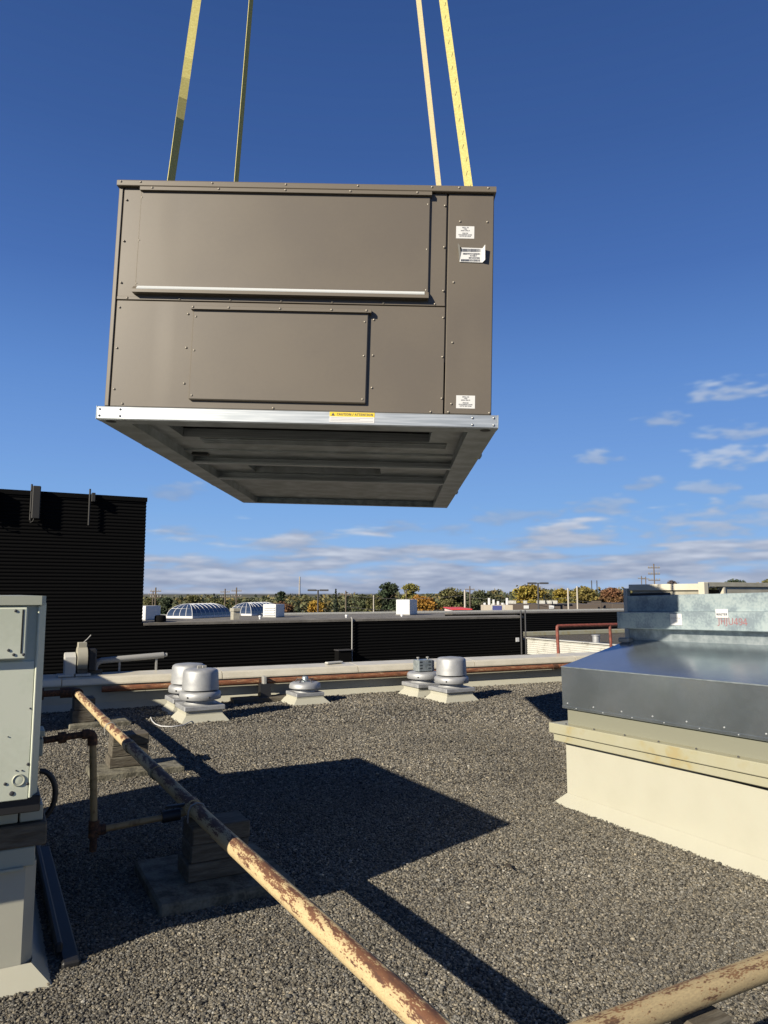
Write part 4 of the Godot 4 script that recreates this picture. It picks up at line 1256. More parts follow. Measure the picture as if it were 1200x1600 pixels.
# ---------------------------------------------------------------- the unit hanging from the crane
func hanging_unit() -> void:
	var o := thing("packaged_rooftop_unit", "large brown packaged rooftop unit hanging in the air from four slings", "rooftop unit", Vector3(-0.481, 2.547, -3.953))
	o.rotation = Vector3(0.006, -0.015, -0.028)
	o.scale = Vector3.ONE * 1.02
	var D := -3.86
	obj("casing", bx(Vector3(-1.036, 0.365, D + 0.03), Vector3(1.038, 1.325, -0.024)), M.cab_dark, o)
	# side skins
	for s in [-1.0, 1.0]:
		for k in 3:
			obj("side_panel", bx(Vector3(s * 1.03, 0.075, -0.02 - k * 1.27), Vector3(s * 1.046, 1.322, -0.02 - (k + 1) * 1.27 + 0.008), 0.003), M.cab, o)
	for y in [0.25, 0.42, 0.52, 0.62, 0.72, 0.82, 0.95, 1.12]:
		piece("side_screw", screw_mesh, M.cab_edge, o, Vector3(1.046, y - 0.1, -0.05), Vector3(0, 0, -PI / 2), Vector3.ONE * 0.9)
	obj("rear_panel", bx(Vector3(-1.04, 0.075, D), Vector3(1.04, 1.322, D + 0.03)), M.cab, o)
	# front skins
	obj("corner_post", bx(Vector3(-1.046, 0.075, -0.03), Vector3(-1.023, 1.322, -0.006), 0.003), M.cab_edge, o)
	obj("upper_front_panel", bx(Vector3(-1.018, 0.676, -0.03), Vector3(0.786, 1.322, -0.010), 0.003), M.cab, o)
	obj("lower_front_panel", bx(Vector3(-1.018, 0.075, -0.03), Vector3(0.788, 0.671, -0.012), 0.003), M.cab, o)
	obj("right_front_panel", bx(Vector3(0.795, 0.075, -0.03), Vector3(1.046, 1.322, -0.008), 0.004), M.cab, o)
	obj("seam_strip", bx(Vector3(-1.018, 0.674, -0.03), Vector3(0.786, 0.694, -0.007), 0.002), M.cab, o)
	# upper hood panel with its top rail and the flared lip below
	obj("hood_panel", bx(Vector3(-0.918, 0.735, -0.02), Vector3(0.695, 1.30, 0.005), 0.006), M.cab, o)
	var hr := mb()
	bar_x(hr, [Vector2(-0.01, 1.321), Vector2(0.012, 1.321), Vector2(0.022, 1.314), Vector2(0.022, 1.295), Vector2(-0.01, 1.295)], -0.919, 0.70)
	obj("hood_rail", hr, M.cab_edge, o)
	var lip := mb()
	bar_x(lip, [Vector2(0.0, 0.748), Vector2(0.012, 0.742), Vector2(0.03, 0.722), Vector2(0.03, 0.704), Vector2(-0.01, 0.704)], -0.924, 0.694)
	obj("hood_lip", lip, M.cab_edge, o)
	var glint := mb()
	bar_x(glint, [Vector2(0.011, 0.742), Vector2(0.013, 0.745), Vector2(0.0325, 0.7265), Vector2(0.0305, 0.7215)], -0.90, 0.672)
	obj("lip_glint", glint, M.trim, o)  # whitish strip painted as the sun reflection on the lip
	# lower access panel
	obj("access_panel", bx(Vector3(-0.588, 0.117, -0.02), Vector3(0.372, 0.625, 0.008), 0.006), M.cab, o)
	var ar := mb()
	bar_x(ar, [Vector2(-0.01, 0.640), Vector2(0.012, 0.640), Vector2(0.024, 0.634), Vector2(0.024, 0.617), Vector2(-0.01, 0.617)], -0.597, 0.386)
	obj("access_rail", ar, M.cab_edge, o)
	# roof cap
	var cp := mb()
	bar_x(cp, [Vector2(0.012, 1.323), Vector2(0.014, 1.326), Vector2(0.014, 1.352), Vector2(0.006, 1.360), Vector2(D - 0.01, 1.360), Vector2(D - 0.01, 1.323)], -1.053, 1.055)
	obj("roof_cap", cp, M.cab_edge, o)
	var face_out := Vector3(PI / 2, 0, 0)
	for q in [[-1.03, 1.345], [-0.92, 1.345], [-0.52, 1.345], [-0.11, 1.345], [0.29, 1.345], [0.7, 1.345], [0.85, 1.345], [1.01, 1.345]]:
		piece("screw", screw_mesh, M.screw, o, Vector3(q[0], q[1], 0.013), face_out)
	for q in [[-0.85, 1.308], [-0.48, 1.308], [-0.11, 1.308], [0.25, 1.308], [0.62, 1.308]]:
		piece("screw", screw_mesh, M.screw, o, Vector3(q[0], q[1], 0.021), face_out)
	for q in [[-0.39, 0.628], [-0.11, 0.628], [0.17, 0.628], [-0.585, 0.628], [0.36, 0.628]]:
		piece("screw", screw_mesh, M.screw, o, Vector3(q[0], q[1], 0.023), face_out)
	for q in [[-1.0, 1.25], [-1.0, 1.01], [-1.0, 0.77], [-0.91, 1.26], [-0.91, 1.01], [-0.91, 0.762], [0.68, 1.25], [0.68, 0.99], [0.68, 0.758], [0.775, 1.25], [0.775, 1.01], [0.775, 0.76], [-0.96, 0.684], [-0.67, 0.684], [-0.39, 0.684], [-0.11, 0.684], [0.17, 0.684], [0.45, 0.684], [0.73, 0.684]]:
		piece("screw", screw_mesh, M.screw, o, Vector3(q[0], q[1], 0.001 if absf(q[0]) < 0.93 and q[1] > 0.7 and q[0] < 0.69 else -0.008), face_out)
	for q in [[-1.0, 0.63], [-1.0, 0.4], [-1.0, 0.17], [-0.62, 0.6], [-0.62, 0.41], [-0.62, 0.21], [0.4, 0.59], [0.4, 0.39], [0.4, 0.21], [0.778, 0.61], [0.778, 0.39], [0.778, 0.16], [0.72, 0.085], [-0.13, 0.085], [-0.95, 0.09]]:
		piece("screw", screw_mesh, M.screw, o, Vector3(q[0], q[1], -0.012), face_out)
	for q in [[-0.57, 0.58], [-0.57, 0.39], [-0.57, 0.14], [0.352, 0.57], [0.352, 0.38], [0.352, 0.14]]:
		piece("screw", screw_mesh, M.screw, o, Vector3(q[0], q[1], 0.006), face_out)
	for q in [[0.86, 1.16], [1.01, 1.16], [0.83, 0.81], [0.83, 0.47], [0.83, 0.13], [0.815, 0.085], [1.035, 0.085]]:
		piece("screw", screw_mesh, M.screw, o, Vector3(q[0], q[1], -0.008), face_out)
	# base rails
	var fr := mb()
	bar_x(fr, [Vector2(0.0, 0.0), Vector2(0.004, 0.004), Vector2(0.004, 0.066), Vector2(0.0, 0.071), Vector2(-0.06, 0.071), Vector2(-0.06, 0.067), Vector2(-0.004, 0.067)], -1.08, 1.08)
	obj("front_rail", fr, M.rail, o)
	obj("front_rail_flange", bx(Vector3(-1.078, -0.001, -0.10), Vector3(1.078, 0.003, -0.001)), M.under, o)
	for s2 in [-1.0, 1.0]:
		obj("rail_end_plate", bx(Vector3(s2 * 1.083, -0.001, -0.06), Vector3(s2 * 1.079, 0.072, 0.006), 0.001), M.galv, o)
		obj("side_rail", bx(Vector3(s2 * 1.08, 0.0, D), Vector3(s2 * 1.074, 0.07, -0.005)), M.rail, o)
		obj("side_rail_flange", bx(Vector3(s2 * 1.074, 0.0005, D), Vector3(s2 * 0.93, 0.0045, -0.105)), M.under, o)
		obj("side_rail_inner_web", bx(Vector3(s2 * 0.934, 0.0045, D), Vector3(s2 * 0.93, 0.066, -0.105)), M.under, o)
		obj("side_rail_top", bx(Vector3(s2 * 1.074, 0.064, D), Vector3(s2 * 0.99, 0.069, -0.01)), M.under, o)
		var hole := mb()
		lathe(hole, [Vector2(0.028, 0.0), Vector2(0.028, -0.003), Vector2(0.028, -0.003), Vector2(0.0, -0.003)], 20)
		var ho := obj("hole_shade", hole, M.rubber, o)  # black disc painted as the dark inside of a lifting hole
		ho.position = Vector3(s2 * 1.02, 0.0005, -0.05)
	obj("rear_rail", bx(Vector3(-1.08, 0.0, D - 0.004), Vector3(1.08, 0.07, D)), M.galv, o)
	obj("rear_rail_flange", bx(Vector3(-1.07, 0.001, D), Vector3(1.07, 0.005, D + 0.05)), M.under, o)
	# the pan above, with two openings
	var py := 0.060
	var z0 := -0.10
	var a0 := -0.41
	var a1 := -0.70
	var b0 := -1.47
	var b1 := -2.07
	obj("pan_front", bx(Vector3(-0.935, py, a0), Vector3(0.935, py + 0.01, z0)), M.under, o)
	for q in [[-0.935, -0.82], [0.75, 0.935]]:
		obj("pan_cheek", bx(Vector3(q[0], py, a1), Vector3(q[1], py + 0.01, a0)), M.under, o)
	obj("pan_middle", bx(Vector3(-0.935, py, -1.12), Vector3(0.935, py + 0.01, a1)), M.under, o)
	obj("pan_step", bx(Vector3(-0.935, py - 0.012, b0), Vector3(0.935, py, -1.12)), M.under, o)
	obj("pan_cheek", bx(Vector3(0.42, py, b1), Vector3(0.935, py + 0.01, b0)), M.under, o)
	obj("pan_cheek", bx(Vector3(-0.935, py, b1), Vector3(-0.62, py + 0.01, b0)), M.under, o)
	obj("pan_rear", bx(Vector3(-0.935, py, D + 0.01), Vector3(0.935, py + 0.01, b1)), M.under, o)
	for q in [[-0.82, 0.75, a1, a0], [-0.62, 0.42, b1, b0]]:
		var well := mb()
		box(well, Vector3(q[0] - 0.02, 0.35, q[2] - 0.02), Vector3(q[1] + 0.02, 0.36, q[3] + 0.02))
		box(well, Vector3(q[0] - 0.02, 0.07, q[2] - 0.02), Vector3(q[0] - 0.01, 0.35, q[3] + 0.02))
		box(well, Vector3(q[1] + 0.01, 0.07, q[2] - 0.02), Vector3(q[1] + 0.02, 0.35, q[3] + 0.02))
		box(well, Vector3(q[0], 0.07, q[3] + 0.01), Vector3(q[1], 0.35, q[3] + 0.02))
		box(well, Vector3(q[0], 0.07, q[2] - 0.02), Vector3(q[1], 0.35, q[2] - 0.01))
		obj("duct_opening", well, M.liner, o)
		var rim := mb()
		box(rim, Vector3(q[0], py - 0.004, q[2]), Vector3(q[0] + 0.006, py + 0.05, q[3]))
		box(rim, Vector3(q[1] - 0.006, py - 0.004, q[2]), Vector3(q[1], py + 0.05, q[3]))
		box(rim, Vector3(q[0] + 0.006, py - 0.004, q[2]), Vector3(q[1] - 0.006, py + 0.05, q[2] + 0.004))
		obj("opening_rim", rim, M.beam if q[3] > -1.0 else M.under, o)
	for k in 3:
		obj("pan_rib", bx(Vector3(-0.72, py - 0.012, -0.755 - k * 0.055), Vector3(0.86, py, -0.74 - k * 0.055), 0.004), M.under, o)
	for z in [-1.35, -2.115]:
		var be := mb()
		box(be, Vector3(-0.93, 0.0, z - 0.062), Vector3(0.93, 0.005, z))
		box(be, Vector3(-0.93, 0.005, z - 0.062), Vector3(0.93, 0.066, z - 0.056))
		box(be, Vector3(-0.93, 0.005, z - 0.004), Vector3(0.93, 0.014, z))
		obj("cross_beam", be, M.beam, o)
	obj("drain_stub", bx(Vector3(-0.90, 0.03, -1.25), Vector3(-0.78, 0.05, -1.19), 0.01), M.rubber, o)
	for q in [[-1.066, 0.055], [-1.066, 0.019], [-0.954, 0.055], [-0.954, 0.019], [0.944, 0.053], [0.944, 0.016], [1.057, 0.055], [1.057, 0.016]]:
		piece("rail_screw", screw_mesh, M.steel_screw, o, Vector3(q[0], q[1], 0.0045), face_out)
	# stickers
	for q in [[0.839, 0.939, 1.062, 1.133], [0.856, 0.957, 0.107, 0.178]]:
		var s3 := obj("notice_label", bx(Vector3(q[0], q[2], -0.009), Vector3(q[1], q[3], -0.0065)), M.white, o)
		var cx: float = (q[0] + q[1]) / 2
		var lines := [["DRILL IN", 0.063], ["THIS", 0.054], ["AREA ONLY!", 0.045], ["PERCER", 0.030], ["SEULEMENT DANS", 0.021], ["CETTE SECTION", 0.012]]
		for ln in lines:
			text(ln[0], 0.0066, M.ink, s3, Vector3(cx, q[2] + ln[1], -0.0062), Vector3.ZERO, "Droid Sans", 0.95, 700)
	# the barcode sticker, curling off at its left and right edges
	var bl := mb()
	face(bl, [Vector3(0.860, 0.926, -0.003), Vector3(0.985, 0.924, -0.002), Vector3(0.985, 1.006, -0.002), Vector3(0.856, 1.008, -0.003)], Vector3(0.9, 0.96, -0.5))
	face(bl, [Vector3(0.985, 0.924, -0.002), Vector3(0.998, 0.931, 0.018), Vector3(0.996, 1.014, 0.026), Vector3(0.985, 1.006, -0.002)], Vector3(0.9, 0.96, -0.5))
	face(bl, [Vector3(0.860, 0.926, -0.003), Vector3(0.860, 0.952, -0.003), Vector3(0.8465, 1.02, 0.026), Vector3(0.868, 1.0075, -0.0025)], Vector3(0.95, 0.96, 0.4))
	var bo := obj("barcode_label", bl, M.white, o)
	var bars := mb()
	var r := RandomNumberGenerator.new()
	r.seed = 5
	for row in [[0.984, 1.001], [0.929, 0.941]]:
		var x := 0.868
		while x < 0.972:
			var w := r.randf_range(0.0008, 0.0026)
			box(bars, Vector3(x, row[0], -0.0028), Vector3(x + w, row[1], -0.0014))
			x += w + r.randf_range(0.0008, 0.0024)
	obj("barcode", bars, M.ink, bo)
	text("5099YP71C14200761", 0.0085, M.ink, bo, Vector3(0.925, 0.972, -0.0012), Vector3.ZERO, "Droid Sans", 0.85, 700)
	text("10 1460-1", 0.007, M.ink, bo, Vector3(0.935, 0.961, -0.0012), Vector3.ZERO, "Droid Sans", 0.9, 700)
	text("90114151958", 0.0085, M.ink, bo, Vector3(0.940, 0.949, -0.0012), Vector3.ZERO, "Droid Sans", 0.85, 700)
	# caution strip on the rail
	var cw := obj("caution_label", bx(Vector3(0.178, 0.012, 0.003), Vector3(0.42, 0.043, 0.0058)), M.white, o)
	obj("yellow_band", bx(Vector3(0.178, 0.043, 0.003), Vector3(0.42, 0.068, 0.0058)), M.yellow, cw)
	text("CAUTION / ATTENTION", 0.0128, M.ink, cw, Vector3(0.314, 0.0555, 0.0062), Vector3.ZERO, "Droid Sans", 1.0, 700)
	var tr := mb()
	face(tr, [Vector3(0.187, 0.0475, 0.0064), Vector3(0.207, 0.0475, 0.0064), Vector3(0.197, 0.0645, 0.0064)], Vector3(0.197, 0.05, -1))
	obj("warning_triangle", tr, M.ink, cw)
	var lines2 := mb()
	for k in 3:
		box(lines2, Vector3(0.184, 0.0355 - k * 0.008, 0.005), Vector3(0.412 - 0.07 * (k % 2), 0.0375 - k * 0.008, 0.0062))
	obj("small_print", lines2, M.grey_ink, cw)
	# slings: from the hook over the top edges and down the sides to the base rails
	var xf := o.transform
	var hook := Vector3(-0.581, 15.57, -5.51)
	sling(xf, hook, -1.0, -0.80, 0.058, 0.95, 0.25, M.strap, "wide lifting sling at front left, in shade below and twisted towards the sun above")
	sling(xf, hook, -1.0, -2.58, 0.05, 0.95, 0.95, M.strap, "narrow shaded lifting sling, rear left")
	sling(xf, hook, 1.0, -2.74, 0.048, -0.2, -0.2, M.strap_pale, "pale straw lifting sling, rear right, thinner of the right pair")
	sling(xf, hook, 1.0, -0.92, 0.058, -0.2, -0.2, M.strap, "bright yellow lifting sling, front right, with dark stitch marks")

func sling(xf: Transform3D, hook: Vector3, s: float, z: float, w: float, turn0: float, turn1: float, m: Material, label: String) -> void:
	var o := thing("lifting_sling", label, "lifting sling", Vector3.ZERO, 0.0, "slings holding the brown unit")
	var edge := xf * Vector3(s * 1.062, 1.366, z)
	var foot := xf * Vector3(s * 1.09, 0.0, z)
	var n := 72
	var st := mb()
	var d := (hook - edge).normalized()
	var rows := []
	for i in n + 1:
		var t := float(i) / n
		var c := edge.lerp(hook, t)
		var ang := lerpf(turn0, turn1, smoothstep(0.045, 0.13, t))
		var right := Vector3(cos(ang), 0, -sin(ang))
		right = (right - d * right.dot(d)).normalized()
		var nrm := right.cross(d).normalized()
		rows.append([c - right * w / 2, c + right * w / 2, nrm * 0.003])
	for i in n:
		var A = rows[i]
		var B = rows[i + 1]
		var ctr: Vector3 = (A[0] + B[1]) / 2
		face(st, [A[0] + A[2], A[1] + A[2], B[1] + B[2], B[0] + B[2]], ctr)
		face(st, [A[0] - A[2], A[1] - A[2], B[1] - B[2], B[0] - B[2]], ctr)
		face(st, [A[0] + A[2], A[0] - A[2], B[0] - B[2], B[0] + B[2]], ctr)
		face(st, [A[1] + A[2], A[1] - A[2], B[1] - B[2], B[1] + B[2]], ctr)
	obj("webbing", st, m, o)
	var side := mb()
	box(side, Vector3(s * 1.058, 0.0, z - w / 2), Vector3(s * 1.066, 1.37, z + w / 2), 0.0, xf)
	obj("side_run", side, m, o)
	var lug := mb()
	box(lug, Vector3(s * 1.082, 0.005, z - 0.05), Vector3(s * 1.098, 0.06, z + 0.05), 0.005, xf)
	obj("lifting_lug", lug, M.galv, o)
	if s > 0.0 and m == M.strap:
		for k in 26:
			var t2 := 0.01 + k * 0.009
			var c2 := edge.lerp(hook, t2)
			var ang2 := turn0
			var rt := Vector3(cos(ang2), 0, -sin(ang2))
			rt = (rt - d * rt.dot(d)).normalized()
			var nn := rt.cross(d).normalized()
			if nn.z < 0: nn = -nn
			var sm := mb()
			tube(sm, [c2 + nn * 0.0035 + rt * 0.006 * (1 if k % 2 == 0 else -1), c2 + nn * 0.0035 + rt * 0.006 * (1 if k % 2 == 0 else -1) + d * 0.03 + rt * 0.012], 0.0018, 4)
			obj("stitch", sm, M.wood, o)

# ---------------------------------------------------------------- far away
func pole(x: float, z: float, top: float, r: float, m: Material, arms: int, label: String, group: String, called := "utility_pole", cat := "utility pole") -> void:
	var o := thing(called, label, cat, Vector3(x, -7, z), 0.0, group)
	var st := mb()
	tube(st, [Vector3(0, 0, 0), Vector3(0, top + 7.0, 0)], r * 0.8, 8)
	obj("pole", st, m, o)
	for k in arms:
		obj("cross_arm", bx(Vector3(-0.95, top + 6.27 - k * 1.0, -0.06), Vector3(0.95, top + 6.4 - k * 1.0, 0.06)), m, o)
		for xx in [-0.85, -0.4, 0.4, 0.85]:
			obj("insulator", bx(Vector3(xx - 0.07, top + 6.4 - k * 1.0, -0.06), Vector3(xx + 0.07, top + 6.62 - k * 1.0, 0.06)), M.galv_pole, o)

func lamp(x: float, z: float, top: float, label: String) -> void:
	var o := thing("parking_lamp", label, "lamp post", Vector3(x, -7, z), 0.0, "T shaped parking lot lamps")
	var st := mb()
	tube(st, [Vector3(0, 0, 0), Vector3(0, top + 6.9, 0)], 0.13, 8)
	obj("pole", st, M.dark_pole, o)
	for s in [-1.0, 1.0]:
		obj("lamp_head", bx(Vector3(s * 0.25, top + 6.75, -0.25), Vector3(s * 1.55, top + 7.0, 0.25), 0.05), M.dark_pole, o)
	obj("arm", bx(Vector3(-0.3, top + 6.82, -0.06), Vector3(0.3, top + 6.94, 0.06)), M.dark_pole, o)

func shop(called: String, label: String, x0: float, x1: float, y1: float, z: float, roofh: float, wall: Material, roof: Material) -> Node3D:
	var o := thing(called, label, "building", Vector3(x0, -7, z))
	obj("wall", bx(Vector3(0, 0, -14), Vector3(x1 - x0, y1 + 7.0 - roofh, 0)), wall, o)
	obj("roof", bx(Vector3(-0.2, y1 + 7.0 - roofh, -14.2), Vector3(x1 - x0 + 0.2, y1 + 7.0, 0.25), 0.05), roof, o)
	return o

func far_things() -> void:
	var u := "utility poles beyond the mall"
	pole(-40.1, -130, 2.74, 0.16, M.wood_pole, 2, "utility pole with double arms just right of the tall black block", u)
	pole(-46.8, -150, 2.14, 0.15, M.wood_pole, 1, "thin utility pole close to the black block, leftmost of all", u)
	pole(-32.2, -150, 2.66, 0.16, M.wood_pole, 2, "left pole of the pair between the two skylights", u)
	pole(-27.9, -140, 2.83, 0.16, M.wood_pole, 2, "right pole of the pair between the two skylights", u)
	pole(-6.7, -130, 2.18, 0.14, M.wood_pole, 1, "utility pole right of the tall pointed spruce", u)
	pole(-2.1, -150, 1.36, 0.14, M.pale_pole, 0, "pale short pole before the olive tree left of the white roof box", u)
	pole(4.8, -160, 2.59, 0.14, M.wood_pole, 0, "thin pole rising behind the white roof box", u)
	pole(13.1, -120, 2.24, 0.19, M.pale_pole, 0, "pale pole above the red framed sign", u)
	pole(17.4, -150, 3.18, 0.16, M.wood_pole, 1, "wooden pole right of the red framed sign", u)
	pole(26.1, -105, 2.44, 0.15, M.pale_pole, 0, "thick pale pole, left one of two before the golden trees", u)
	pole(28.7, -110, 2.76, 0.15, M.pale_pole, 0, "thick pale pole, right one of two before the golden trees", u)
	pole(73.0, -260, 6.34, 0.22, M.dark_pole, 0, "distant dark stub pole above the golden trees, left one", u)
	pole(76.3, -265, 6.43, 0.22, M.dark_pole, 0, "distant dark stub pole above the golden trees, right one", u)
	pole(43.9, -120, 6.49, 0.12, M.wood_pole, 3, "tallest utility pole with three arms above the tan frame", u)
	pole(69.7, -200, 6.46, 0.16, M.wood_pole, 1, "distant pole left of the tallest pole, left one", u)
	pole(72.6, -205, 6.4, 0.16, M.wood_pole, 1, "distant pole left of the tallest pole, right one", u)
	# lattice mast
	var ms := thing("radio_mast", "thin pale radio mast on the skyline above the small spruce", "mast", Vector3(-34.2, -7, -300))
	for q in [Vector2(-0.5, 0), Vector2(0.5, 0), Vector2(0, 0.6)]:
		var l := mb()
		tube(l, [Vector3(q.x, 0, q.y), Vector3(q.x * 0.3, 15.6, q.y * 0.3)], 0.1, 6)
		obj("leg", l, M.pale_pole, ms)
	for k in 8:
		obj("brace", bx(Vector3(-0.45, 1.5 + k * 1.8, -0.03), Vector3(0.45, 1.6 + k * 1.8, 0.05)), M.pale_pole, ms)
	lamp(-9.8, -110, 2.29, "dark T shaped lamp post above the low golden bush")
	lamp(22.9, -110, 3.33, "dark T shaped lamp post before the large golden tree")
	# wires strung behind the roof
	var wg := "overhead wires beyond the mall"
	for q in [[-6.7, -130.0, 13.1, -120.0, 1.4, "upper overhead wire passing above the white roof box"], [-6.7, -130.0, 13.1, -120.0, -0.6, "lower overhead wire passing behind the white roof box"], [13.1, -120.0, 28.7, -110.0, 1.2, "overhead wire between the pale poles and the red sign"], [28.7, -110.0, 52.0, -104.0, 0.6, "overhead wire sagging right from the pale poles"]]:
		var w := mb()
		var pts := []
		for i in 11:
			var t := i / 10.0
			pts.append(Vector3(lerpf(q[0], q[2], t), q[4] - 1.2 * (t - t * t) * 2.0, lerpf(q[1], q[3], t)))
		tube(w, pts, 0.03, 5)
		tag(obj("overhead_wire", w, M.dark_pole, null), q[5], "wire", wg)
	# shops
	var brown := mat(lin(0.07, 0.055, 0.045), 0.8)
	var tanw := mat(lin(0.38, 0.34, 0.27), 0.8)
	var s1 := shop("shop_building", "long low shop with brown roof band and two white signs", 19.5, 33.5, 0.03, -115, 0.9, tanw, brown)
	for q in [[2.1, 2.9], [6.0, 6.8]]:
		obj("sign_panel", bx(Vector3(q[0], 6.35, 0.26), Vector3(q[1], 6.85, 0.36), 0.02), M.white, s1)
	for q in [[0.6, 1.9], [3.2, 3.7], [5.4, 6.6], [7.0, 7.7], [7.9, 8.6]]:
		obj("roof_unit", bx(Vector3(q[0], 7.03, -6.0), Vector3(q[1], 7.55, -5.0), 0.03), M.white_wall, s1)
	var s2 := shop("shop_building", "pale walled shop behind the dark brown shrub", 30.5, 36.2, -0.15, -128, 0.25, tanw, tanw)
	obj("window", bx(Vector3(0.8, 5.5, 0.0), Vector3(4.9, 6.2, 0.06)), M.glass, s2)
	var s3 := shop("shop_building", "brown roofed shop at the far right beside the galvanized plenum", 36.4, 44.0, 0.1, -118, 0.8, tanw, brown)
	obj("roof_unit", bx(Vector3(-2.6, 6.9, -3), Vector3(-1.2, 7.5, -2), 0.03), brown, s3)
	var s4 := shop("shop_building", "small building with a red framed white sign on its front", 9.3, 11.7, -0.37, -100, 0.16, mat(lin(0.6, 0.5, 0.48), 0.7), mat(lin(0.5, 0.05, 0.05), 0.6))
	for q in [[0.0, 0.14], [2.26, 2.4]]:
		obj("red_edge", bx(Vector3(q[0], 5.6, 0.0), Vector3(q[1], 6.47, 0.08)), mat(lin(0.5, 0.05, 0.05), 0.6), s4)
	var bs := thing("blue_sign", "dark blue roadside sign right of the red framed sign", "sign", Vector3(14.6, -7, -100))
	obj("board", bx(Vector3(0, 6.1, -0.2), Vector3(1.3, 7.06, 0.1), 0.03), mat(lin(0.05, 0.06, 0.18), 0.5), bs)
	for q in [[-0.15, 0.0], [1.5, 1.65]]:
		obj("post", bx(Vector3(q[0], 0, -0.1), Vector3(q[1], 7.3, 0.1)), M.white_wall, bs)
	var wc := thing("white_tanks", "cluster of small white roof vents above the blue sign", "roof vents", Vector3(14.3, -7, -102))
	obj("deck", bx(Vector3(-0.6, 0, -3), Vector3(3.4, 7.1, 0)), tanw, wc)
	for k in 6:
		obj("vent", bx(Vector3(-0.5 + k * 0.62, 7.1, -1), Vector3(-0.2 + k * 0.62, 7.4 + 0.22 * ((k * 3) % 4), -0.6), 0.04), M.white, wc)

const TREES := [
	[-59.8, -190, 4.3, 0.63, "olive", "olive bush right of the black block edge, leftmost of the skyline"],
	[-51.1, -175, 3.3, 0.86, "dark", "dark green round tree behind the left glass skylight"],
	[-52.6, -205, 4.6, 1.27, "olive", "olive tree with a domed top above the left glass skylight"],
	[-45.3, -200, 6.9, 0.41, "olive", "broad low olive tree between the left skylight and the pole pair"],
	[-34.2, -190, 5.6, 0.63, "dull", "dull green tree behind the right glass skylight"],
	[-24.9, -180, 2.6, 2.24, "dark", "dark narrow tree standing above the rust coloured bush"],
	[-22.7, -165, 6.6, 0.05, "rust", "rust coloured bush right of the right glass skylight"],
	[-17.2, -150, 1.3, 0.32, "spruce", "small grey-green spruce left of the low golden bush"],
	[-14.1, -155, 4.8, 0.28, "gold", "low golden bush beside the small spruce, leftmost golden one"],
	[-10.4, -160, 2.1, 2.73, "spruce", "tall pointed dark spruce left of the white roof box"],
	[-8.1, -165, 2.3, 0.48, "spruce", "shorter dark spruce right of the tall pointed spruce"],
	[-5.4, -185, 4.8, 1.62, "dull", "dull green tree between the spruces and the white roof box"],
	[-2.1, -160, 4.1, 1.34, "olive", "olive tree just left of the white roof box"],
	[1.2, -200, 6.6, 4.90, "dark", "dark rounded tree, tallest above the white roof box"],
	[7.1, -195, 6.1, 4.49, "yellowgreen", "tall yellow-green tree right of the dark rounded tree"],
	[8.3, -165, 9.4, 1.33, "orange", "broad orange tree behind the white roof box"],
	[17.2, -190, 7.9, 3.43, "olive", "large olive tree right of the broad orange tree"],
	[26.3, -200, 10.0, 2.83, "dull", "wide dull green tree above the blue sign"],
	[19.0, -140, 1.7, 0.17, "bluespruce", "small blue-grey spruce left of the blue sign"],
	[33.6, -170, 9.1, 4.12, "golden", "large golden tree above the brown roofed shop"],
	[35.7, -165, 2.3, 1.48, "bluespruce", "grey-green spruce in front of the large golden tree"],
	[43.1, -180, 5.6, 3.02, "golden", "golden tree right of the large golden tree, before the pale poles"],
	[47.2, -175, 7.6, 3.59, "goldolive", "gold and olive tree right of the pale poles"],
	[55.5, -180, 8.1, 3.33, "rust", "reddish brown tree at the right end of the skyline"],
	[36.4, -126, 3.0, -0.01, "darkbrown", "dark brown shrub before the pale shop walls"],
	[30.7, -126, 2.3, 0.10, "dull", "thin grey-green shrub right of the second shop sign"],
	[89.5, -230, 4.8, 5.99, "bare", "bare grey treetop behind the tan equipment frame"],
	[99.8, -210, 8.3, 6.16, "dark", "dark green treetop above the right galvanized plenum"],
	[111.5, -215, 4.5, 5.89, "olive", "olive treetop at the right edge of the skyline"]]

const LEAF := {"olive": [0.085, 0.085, 0.03], "dark": [0.028, 0.042, 0.02], "dull": [0.06, 0.068, 0.032], "rust": [0.12, 0.062, 0.028], "spruce": [0.03, 0.045, 0.025], "gold": [0.24, 0.15, 0.018], "yellowgreen": [0.16, 0.15, 0.04], "orange": [0.24, 0.125, 0.018], "bluespruce": [0.06, 0.075, 0.06], "golden": [0.20, 0.15, 0.025], "goldolive": [0.14, 0.115, 0.03], "darkbrown": [0.05, 0.032, 0.025], "bare": [0.12, 0.10, 0.10]}

func leaf_quad(st: SurfaceTool, r: RandomNumberGenerator, p: Vector3, s: float, c: Color) -> void:
	var b := Basis.from_euler(Vector3(r.randf() * TAU, r.randf() * TAU, r.randf() * TAU))
	var x := b.x * s
	var y := b.y * s * r.randf_range(0.5, 0.9)
	var n := b.z
	var q := [p - x - y * 0.3, p - y, p + x + y * 0.2, p + y]
	for i in [0, 2, 1, 0, 3, 2]:
		vert(st, q[i], n, Vector2.ZERO, c)

